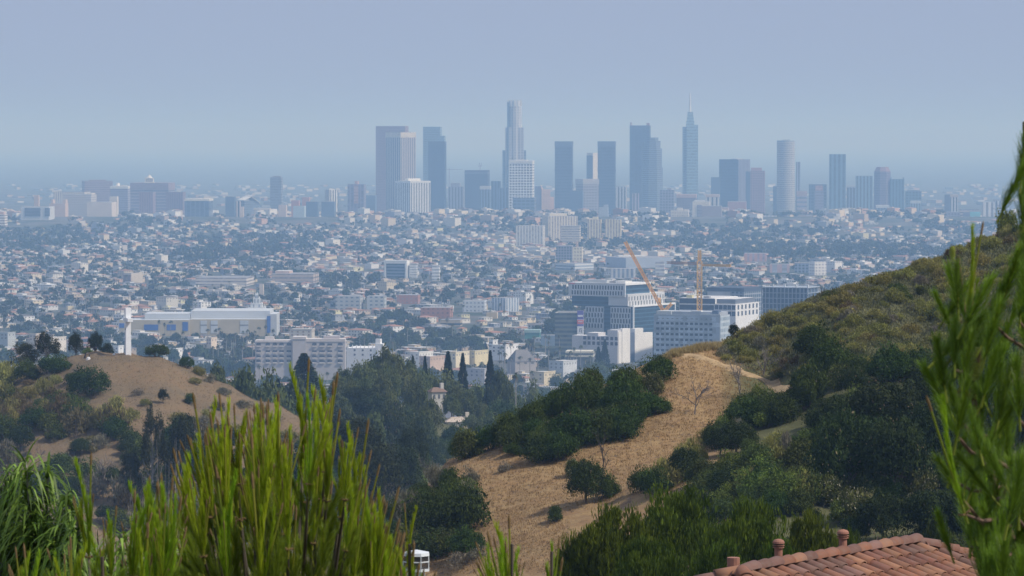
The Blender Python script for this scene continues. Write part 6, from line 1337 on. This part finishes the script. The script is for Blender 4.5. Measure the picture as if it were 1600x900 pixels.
    def vent(px, pyt, off, wd_, pyb):
        y = 60 + off; P_ = Vector(W(px, pyt, y)) - O; k = y / F; zr = P_.z - (pyb - pyt) * k - 1.0
        m = MB(); m.prism(P_.x, P_.y, 6.4 * k, zr, P_.z - 13 * k, clay, 14); pr = m.obj('vent_pipe', o)
        m = MB(); m.prism(P_.x, P_.y, 9 * k, P_.z - 14 * k, P_.z - 12.5 * k, clay, 16); m.prism(P_.x, P_.y, 7 * k, P_.z - 12.5 * k, P_.z - 7 * k, plain((.12, .07, .05)), 14); m.prism(P_.x, P_.y, 9.6 * k, P_.z - 10.5 * k, P_.z - 9.6 * k, clay, 16); m.prism(P_.x, P_.y, 9.6 * k, P_.z - 7 * k, P_.z - 4 * k, clay, 16, 9.2 * k); m.prism(P_.x, P_.y, 9.2 * k, P_.z - 4 * k, P_.z - 1.6 * k, clay, 16, 7 * k); m.prism(P_.x, P_.y, 7 * k, P_.z - 1.6 * k, P_.z, clay, 16, 2 * k); m.obj('vent_cap', pr)
    vent(1216.5, 842, 2.6, 9, 880); vent(1317, 827, 3.8, 9, 862)
    y = 60.6; P_ = Vector(W(1146, 871, y)) - O; k = y / F; m = MB(); m.prism(P_.x, P_.y, 10 * k, P_.z - .5, P_.z, clay, 12); m.obj('vent_stub', o)
    REFS.append(("the tiled roof", 1330, 870))
tiled_house()

# ------------------------------------------------------------ white flue cap at the bottom edge
def flue():
    D = 42; k = D / F; x, y, z = W(650, 859, D); g = gz(x, y); o = add('flue_cap', None, None, (x, y, g)); tag(o, "white metal chimney cap with mesh sides at the bottom edge beside the big pine", 'chimney cap')
    wp = rough_paint('white_enamel', (.72, .73, .72), .12, 6, .45); t = z - g; R_ = 22.5 * k
    m = MB(); m.prism(0, 0, R_, t - 9 * k, t - 4 * k, wp, 8, R_ * .97, None, pi / 8); m.prism(0, 0, R_ * .97, t - 4 * k, t, wp, 8, R_ * .12, None, pi / 8); m.obj('cap_top', o)
    m = MB()
    for i in range(8):
        a0 = pi / 8 + 2 * pi * i / 8; a1 = a0 + pi / 4; P0 = Vector((cos(a0), sin(a0), 0)) * R_ * .96; P1 = Vector((cos(a1), sin(a1), 0)) * R_ * .96
        m.tube([P0 + Vector((0, 0, t - 31 * k)), P0 + Vector((0, 0, t - 8 * k))], 1. * k, wp, 4)
        for h_ in (18, 30): m.tube([P0 + Vector((0, 0, t - h_ * k)), P1 + Vector((0, 0, t - h_ * k))], 1.2 * k, wp, 4)
    m.obj('cage', o)
    m = MB(); ms = pmat('wire_mesh', (.16, .14, .13), .7)
    for i in range(8):
        a0 = pi / 8 + 2 * pi * i / 8; a1 = a0 + pi / 4; P0 = Vector((cos(a0), sin(a0), 0)) * R_ * .9; P1 = Vector((cos(a1), sin(a1), 0)) * R_ * .9
        for j in range(9): q = P0.lerp(P1, (j + .5) / 9); m.tube([q + Vector((0, 0, t - 30 * k)), q + Vector((0, 0, t - 9 * k))], .22 * k, ms, 3)
        for j in range(9): zz = t - (10 + j * 2.3) * k; m.tube([P0 + Vector((0, 0, zz)), P1 + Vector((0, 0, zz))], .22 * k, ms, 3)
    m.obj('wire_mesh', o)
    m = MB(); m.prism(0, 0, R_ * 1.0, t - 33 * k, t - 31 * k, wp, 8, None, None, pi / 8); m.prism(0, 0, R_ * .62, -1, t - 33.1 * k, wp, 16); m.prism(0, 0, R_ * .4, t - 30.9 * k, t - 10 * k, plain((.12, .12, .12)), 12); m.obj('flue_pipe', o)
flue()

# ------------------------------------------------------------ foreground pines and the weeping bush
NEED = attr_mat('pine_needle', .45, .3, .42, .14)
BUD = rough_paint('bud_brown', (.2, .13, .055), .3, 30)
def needles_shoot(n, Ls, nl, spread, base_t=0., c1=(.09, .15, .012), c2=(.22, .29, .025), w_=.0016, tipc=(.32, .2, .06), bend=.0, sec=2):
    """a shoot along +z of length Ls with n needles"""
    t = R.random(n) * (1 - base_t) + base_t; a = R.random(n) * 2 * pi; sp = spread * R.uniform(.5, 1.3, n)
    ctr = np.stack([bend * t ** 2, 0 * t, Ls * t], 1); rad = np.stack([np.cos(a), np.sin(a), 0 * a], 1); L = nl * R.uniform(.7, 1.1, n) * (1 - .45 * t)
    d0 = rad * np.sin(sp)[:, None] + np.array([bend * .6, 0, 1]) * np.cos(sp)[:, None]; tan = np.stack([-np.sin(a), np.cos(a), 0 * a], 1); V = []
    for s in range(sec + 1):
        f = s / sec; c = ctr + d0 * (L * f)[:, None] + np.array([0, 0, 1]) * (L * f * f * .12)[:, None] - rad * (L * .1 * f * f)[:, None]; ww = w_ * (1 - .75 * f); V += [c - tan * ww, c + tan * ww]
    V = np.stack(V, 1); k = 2 * (sec + 1); base = np.arange(n)[:, None] * k; Q = np.concatenate([base + np.array([[2 * s, 2 * s + 1, 2 * s + 3, 2 * s + 2]]) for s in range(sec)], 0)
    u = R.random(n) * .6 + .4 * t; col = np.array(c1) + (np.array(c2) - np.array(c1)) * u[:, None]
    return V.reshape(-1, 3), Q, np.repeat(col, k, 0)
def shoot_mesh(kind):
    if kind == 'candle':
        Ls = R.uniform(.24, .34); V, Q, C = needles_shoot(240, Ls, .066, .34, .02, (.19, .31, .014), (.46, .64, .035), .0018, bend=R.uniform(.02, .07))
    else:
        Ls = R.uniform(.12, .2); V, Q, C = needles_shoot(240, Ls, .085, .6, .0, (.085, .15, .014), (.24, .36, .032), .0014)
    stem = MB(); stem.tube([(0, 0, -.03), (0, 0, Ls * .5), (0, 0, Ls * 1.02)], [.004, .0035, .0035], BUD, 5)
    if kind == 'candle':
        stem.tube([(0, 0, Ls + .0), (0, 0, Ls + .035), (0, 0, Ls + .05)], [.004, .0045, .001], BUD, 5)
        for j in range(5): a = R.uniform(0, 6.28); stem.tube([(0, 0, .0), (cos(a) * .018, sin(a) * .018, .005)], [.003, .0035], BUD, 4)
    V2 = np.array(stem.v); F4 = [f for f in stem.f if len(f) == 4]
    V3 = np.concatenate([V, V2]); Q3 = np.concatenate([Q, np.array(F4) + len(V)]); C3 = np.concatenate([C, np.tile((.28, .32, .04), (len(V2), 1))]); mi = np.r_[np.zeros(len(Q) + 10), np.ones(len(F4) - 10)]
    return npmesh(kind, V3, Q3, [NEED, BUD], C3, False, mi), Ls
CAND = [shoot_mesh('candle') for _ in range(7)]; BRUSH = [shoot_mesh('brush') for _ in range(5)]
def aim(d, tw=None): 
    q = Vector(d).normalized().to_track_quat('Z', 'Y').to_matrix().to_4x4(); return q @ Matrix.Rotation(R.uniform(0, 6.28) if tw is None else tw, 4, 'Z')
def upaim(d):
    z = Vector(d).normalized(); x = Vector((0, 0, 1)) - z * z.z
    if x.length < .03: return aim(d)
    x.normalize(); y = z.cross(x); return Matrix((x, y, z)).transposed().to_4x4()
def pine(name_label, base, cands, brushes, limbs, limbmat=BARK):
    """base, then shoots given as (point, direction, scale); limbs as tubes"""
    o = add('pine_tree', None, None, base); tag(o, name_label, 'tree', "foreground pines"); O = Vector(base)
    m = MB()
    for pts, rad in limbs: m.tube([Vector(p) - O for p in pts], rad, limbmat, 6)
    m.obj('branches', o)
    cnt_ = 0; big = []
    for kind, lst in (('candle', cands), ('brush', brushes)):
        for (p, d, s) in lst:
            me, Ls = (CAND if kind == 'candle' else BRUSH)[R.integers(7 if kind == 'candle' else 5)]; M = Matrix.Translation(Vector(p) - O) @ (upaim(d) if kind == 'candle' else aim(d)) @ Matrix.Scale(s, 4)
            if kind == 'candle' and cnt_ < 100:
                c = add('new_shoot', me, o); c.matrix_local = M; cnt_ += 1
            else: big.append((me, M))
    if big:
        Vs, Qs, Cs, Ms, n0 = [], [], [], [], 0
        for me, M in big:
            n = len(me.vertices); v = np.empty(n * 3, np.float32); me.vertices.foreach_get('co', v); v = v.reshape(-1, 3); Mn = np.array(M); v = v @ Mn[:3, :3].T + Mn[:3, 3]
            li_ = np.empty(len(me.loops), np.int32); me.loops.foreach_get('vertex_index', li_); c = np.empty(n * 4, np.float32); me.color_attributes['Col'].data.foreach_get('color', c); mi = np.empty(len(me.polygons), np.int32); me.polygons.foreach_get('material_index', mi)
            Vs.append(v); Qs.append(li_.reshape(-1, 4) + n0); Cs.append(c.reshape(-1, 4)[:, :3] * R.uniform(.75, 1.2)); Ms.append(mi); n0 += n
        nd = add('needles', npmesh('needles', np.concatenate(Vs), np.concatenate(Qs), [NEED, BUD], np.concatenate(Cs), False, np.concatenate(Ms)), o); nd['kind'] = 'stuff'
    return o
def dome_pine(label, cx, D, tops, n, depth, lower, seed_dir=.2, nb=130, brush_box=None):
    """candles whose tips follow a pixel outline: tops = [(px, py)]"""
    k = D / F; xs = [a for a, _ in tops]; ys = [b for _, b in tops]; base = W(cx, 900, D); base = (base[0], base[1], gz(base[0], base[1])); c = []; b = []; limbs = []
    hub = Vector(W(cx, lower + 150, D)); limbs.append(([Vector(base), Vector((base[0], base[1], (base[2] + hub.z) / 2)), hub, Vector(W(cx, lower - 30, D))], [.05 * min(1, n / 200), .04 * min(1, n / 200), .018 * min(1, n / 150), .006]))
    i = 0
    while i < n:
        px = R.uniform(xs[0], xs[-1]); lim = np.interp(px, xs, ys); tip = lim + (R.random() ** 1.2) * (lower - lim) * .9; dy = R.uniform(-1, 1) * depth
        fan = (px - cx) / max(1, (xs[-1] - xs[0])) * 2 * seed_dir; L = R.uniform(95, 160); node = Vector(W(px - fan * L, tip + L, D + dy)); kk = int(R.integers(3, 6)) if n > 8 else 2
        for j in range(kk):
            l = L * (1 if j == 0 else R.uniform(.5, .85)); an = R.uniform(0, 6.28); tl = 0 if j == 0 else R.uniform(.14, .34); d = Vector((fan + R.normal() * .03 + cos(an) * tl, sin(an) * tl, 1)).normalized(); c.append((node, d, l * k / .3)); i += 1
        mid = node.lerp(Vector(W(cx + (px - cx) * .6, min(tip + 300, 980), D + dy * .5)), .5); mid.z -= .02; f0 = Vector(W(cx + (px - cx) * .45, min(tip + 380, 1040), D + dy * .3))
        limbs.append(([f0, mid, node], [.008, .006, .0045]))
        for j in range(2): b.append((node - Vector((0, 0, .06 + .08 * j)), (fan * 1.5 + R.normal() * .3, R.normal() * .3, 1), .62))
    for i in range(nb):
        px = R.uniform(xs[0], xs[-1]); lim = np.interp(px, xs, ys); py = R.uniform(min(lim + (lower - lim) * .5 + 150, 960), 1010); dy = R.uniform(-1, 1) * depth
        fan = (px - cx) / max(1, (xs[-1] - xs[0])) * 2.2 * max(.35, seed_dir); P0 = Vector(W(px, py + 20, D + dy)); b.append((P0, (fan + R.normal() * .3, R.normal() * .3, 1), R.uniform(.8, 1.2) * D / 13))
    return pine(label, base, c, b, limbs)
dome_pine("big bright yellow-green pine with upright new shoots at the left of centre", 440, 13.2,
          [(262, 745), (275, 700), (300, 655), (340, 640), (390, 628), (420, 640), (445, 630), (470, 582), (500, 590), (528, 590), (545, 660), (570, 660), (592, 725), (615, 800), (632, 860)], 330, .9, 830, .26, 150)
dome_pine("low yellow-green pine tips along the bottom left edge, in front of the weeping bush", 160, 12.4,
          [(8, 815), (40, 790), (80, 840), (110, 850), (132, 715), (150, 780), (175, 765), (206, 735), (225, 790), (250, 690), (262, 745), (290, 800)], 70, .5, 900, .12, 40)
dome_pine("cluster of pine tips at the bottom edge right of the white chimney cap", 800, 12.8, [(735, 865), (752, 835), (775, 812), (792, 800), (815, 838), (830, 880)], 16, .2, 880, .3, 14)
dome_pine("pair of short pine tips at the bottom edge below the bare slope", 862, 12.8, [(842, 870), (852, 868), (876, 852), (882, 880)], 4, .05, 892, .2, 4)
dome_pine("few pine tips just in front of the white chimney cap", 640, 12.6, [(600, 815), (625, 815), (633, 800), (640, 840), (660, 880)], 10, .15, 880, .3, 14)

def right_pine():
    D = 9.5; k = D / F; P = lambda px, py, dy=0.: Vector(W(px, py, D + dy)); base = Vector((W(1640, 900, D)[0], D, 0)); base.z = gz(base.x, D); base = tuple(base); c, b = [], []
    limbs = [([base, P(1640, 1000), P(1585, 860), P(1556, 770), P(1535, 690), P(1520, 610), P(1512, 540), P(1505, 470), P(1497, 400)], [.05, .03, .012, .011, .0095, .008, .0065, .005, .004]),
             ([P(1640, 1000), P(1640, 700, .3), P(1620, 500, .3), P(1605, 330, .3), P(1600, 190, .3)], [.03, .02, .014, .009, .004])]
    tips = [(1490, 385, 0, 1.), (1475, 440, -.5, .7), (1522, 420, .5, .8), (1543, 460, .6, .9), (1500, 450, .0, .9), (1452, 505, -.5, .9), (1470, 520, -.3, .8), (1520, 500, .4, .9), (1500, 520, -.1, .9), (1560, 480, .7, 1.), (1585, 430, .4, 1.1), (1480, 560, -.6, .9), (1462, 600, -.8, .9), (1500, 600, -.3, 1), (1535, 560, .3, 1.), (1565, 560, .5, 1.),
            (1590, 540, .3, 1.2), (1500, 660, -.5, 1.1), (1480, 690, -.7, 1.), (1530, 650, .2, 1.1), (1570, 640, .3, 1.2), (1595, 620, .2, 1.2), (1465, 740, -.6, .9), (1500, 740, -.5, 1.1), (1535, 730, -.1, 1.2), (1570, 720, .2, 1.2), (1595, 700, .2, 1.2), (1515, 790, -.5, 1.2), (1545, 800, -.2, 1.2), (1575, 790, .1, 1.3), (1598, 780, .1, 1.3), (1530, 850, -.4, 1.2), (1560, 860, -.2, 1.3), (1590, 860, 0, 1.3), (1545, 900, -.3, 1.2), (1580, 905, 0, 1.3),
            (1600, 225, -.2, .8), (1598, 300, -.4, .7), (1597, 270, .2, .9), (1600, 350, -.4, .7), (1598, 400, -.4, .8), (1602, 200, 0, 1.), (1600, 330, .1, 1.), (1596, 470, -.2, 1.1), (1604, 390, 0, 1.1)]
    for px, py, f, s in tips:
        for j in range(3 if px > 1540 else 2):
            dy = R.normal() * .25; T = P(px + R.normal() * 10 + (6 if px > 1580 and py < 430 else 0), py + R.normal() * 12, dy); d = Vector((f * .7 + R.normal() * .22, R.normal() * .25, 1)).normalized(); L = .17 * s * R.uniform(.8, 1.2); st = T - d * L * 1.0
            (b if j or R.random() < .85 else c).append((st, d, s * R.uniform(.85, 1.15) * (.88 if j else .75)))
            if j == 0:
                y2 = py + 120; sx = np.interp(y2, [190, 330, 400, 470, 540, 610, 690, 770, 860, 1000], [1600, 1605, 1500, 1505, 1512, 1520, 1535, 1556, 1585, 1640]) if px < 1575 else 1612
                limbs.append(([P(sx, min(y2, 980)), (P(sx, min(y2, 980)).lerp(st, .55) + Vector((0, 0, -.012))), st], [.006, .005, .0035]))
    o = pine("blurred pine close by at the right edge with green cones and reddish bark", base, c, b, limbs, rough_paint('reddish_bark', (.18, .11, .075), .3, 25))
    cm = rough_paint('young_cone', (.38, .42, .1), .25, 60); O = Vector(base)
    for px, py, s, tl in ((1527, 568, 1.25, .15), (1517, 508, .75, -.1), (1516, 463, .6, .2), (1488, 395, .5, 0)):
        m = MB(); p = P(px, py, -.05) - O; r0 = 11 * k * s; N_ = 9
        for j in range(N_):
            z0_ = (j - N_ / 2) * r0 * .42; rr_ = r0 * math.sqrt(max(.05, 1 - ((j - N_ / 2 + .5) / (N_ / 2 + .3)) ** 2)); m.prism(p.x + tl * z0_, p.y, rr_ * .8, p.z + z0_, p.z + z0_ + r0 * .38, cm, 9, rr_ * 1.02, None, j * .35)
        m.obj('pine_cone', o)
right_pine()

def weeping(label, D, stems_, n_leaf):
    k = D / F; bx_ = W(stems_[0][0], 900, D); base = (bx_[0], bx_[1], gz(bx_[0], bx_[1])); o = add('weeping_bush', None, None, base); tag(o, label, 'bush', "weeping bushes at the lower left"); O = np.array(base)
    m = MB(); Vs, Qs, Cs, n0 = [], [], [], 0
    for px, pt, h_px, wpx in stems_:
        T = np.array(W(px, pt + 26, D + R.normal() * .3)); Bt = T + np.array([R.normal() * .03, 0, -h_px * k]); m.tube([Vector((0, 0, .0)), Vector(Bt - O)], [.02, .012], PALEBARK, 5); m.tube([Vector(Bt - O), Vector((T + Bt) / 2 - O + [.01, 0, 0]), Vector(T - O)], [.012, .009, .005], PALEBARK, 5)
        for j in range(n_leaf):
            t = R.random() ** .8; p0 = T + (Bt - T) * t; a = R.uniform(0, 2 * pi); L = R.uniform(.12, .26) * wpx / 60 * D / 20; w_ = .0068 * D / 20 * R.uniform(.8, 1.3); el = R.uniform(.2, 1.1) * (1 - .4 * t); d = np.array([cos(a) * cos(el), sin(a) * cos(el), sin(el)]); s = np.array([-sin(a), cos(a), 0.]); droop = R.uniform(.3, 1.5)
            for q in range(6):
                f = q / 5; c = p0 + d * L * f - np.array([0, 0, 1]) * L * droop * f * f; ww = w_ * (1 - abs(2 * f - .7) ** 1.6 * .6) * (1 if q < 5 else .15); Vs += [c - s * ww, c + s * ww]
            for q in range(5): Qs.append((n0 + 2 * q, n0 + 2 * q + 1, n0 + 2 * q + 3, n0 + 2 * q + 2))
            n0 += 12; cc = np.array((.1, .18, .02)) + (np.array((.36, .5, .09)) - np.array((.1, .18, .02))) * R.random(); cc = cc * R.uniform(.45, 1.25); Cs += [cc] * 12
    m.obj('branchwork', o); add('leaves', npmesh('leaves', np.array(Vs) - O, np.array(Qs), NEED, np.array(Cs)), o)
weeping("lush green weeping bush with long narrow drooping leaves in the lower left corner", 19, [(40, 688, 260, 70), (10, 700, 240, 70), (75, 705, 220, 60), (-10, 720, 240, 70), (30, 760, 200, 70), (62, 785, 200, 70), (0, 800, 200, 70), (95, 790, 180, 60), (40, 850, 160, 70), (80, 870, 150, 60), (105, 745, 160, 44), (15, 870, 140, 70), (120, 840, 140, 50)], 480)
weeping("pale drooping-leaved bush between the lush weeping bush and the big pine", 17, [(190, 808, 160, 55), (228, 800, 160, 60), (262, 815, 160, 60), (150, 830, 140, 50), (290, 835, 140, 55), (325, 850, 140, 50), (120, 770, 120, 40), (210, 860, 120, 60), (250, 880, 120, 60), (175, 880, 120, 60), (135, 885, 120, 50), (300, 890, 120, 50)], 260)
# lower growth that fills the bottom left behind the pines
for px, pt, w_, D, kk in ((60, 760, 130, 60, 'green_bush'), (150, 800, 120, 60, 'oak'), (240, 815, 130, 62, 'green_bush'), (330, 800, 140, 62, 'oak'), (440, 790, 150, 62, 'oak'), (520, 840, 120, 60, 'oak')):
    x, Y, zt = W(px, pt, D); g = gz(x, Y); plant(kk, x, Y, g - .3, w_ * D / F * 1.5, zt - g + .3, "dark bush at the bottom", "bushes behind the foreground pines")

# ------------------------------------------------------------ labels that say which one
ORD = ["first", "second", "third", "fourth", "fifth", "sixth", "seventh", "eighth", "ninth", "tenth", "eleventh", "twelfth"]
def ordn(i): return ORD[i] if i < 12 else f"{i + 1}{'th' if 10 < (i + 1) % 100 < 14 else {1: 'st', 2: 'nd', 3: 'rd'}.get((i + 1) % 10, 'th')}"
by = {}
for o, d, px, py in LAB:
    n, rx, ry = min(REFS, key=lambda r: ((r[1] - px) ** 2 + ((r[2] - py) * 1.6) ** 2)); dx, dy = px - rx, py - ry; dist = math.hypot(dx, dy)
    rel = ("right of" if dx > 0 else "left of") if abs(dx) > abs(dy) * 1.4 else ("below" if dy > 0 else "above")
    if dist < 28: rel = "just " + rel
    elif dist > 110: rel = "well " + rel
    by.setdefault((d, f"{rel} {n}"), []).append((px, o))
for (d, where), lst in by.items():
    lst.sort(key=lambda t: t[0])
    for i, (px, o) in enumerate(lst): o['label'] = f"{d} {where}" if len(lst) == 1 else f"{d} {where}, {ordn(i)} from left"
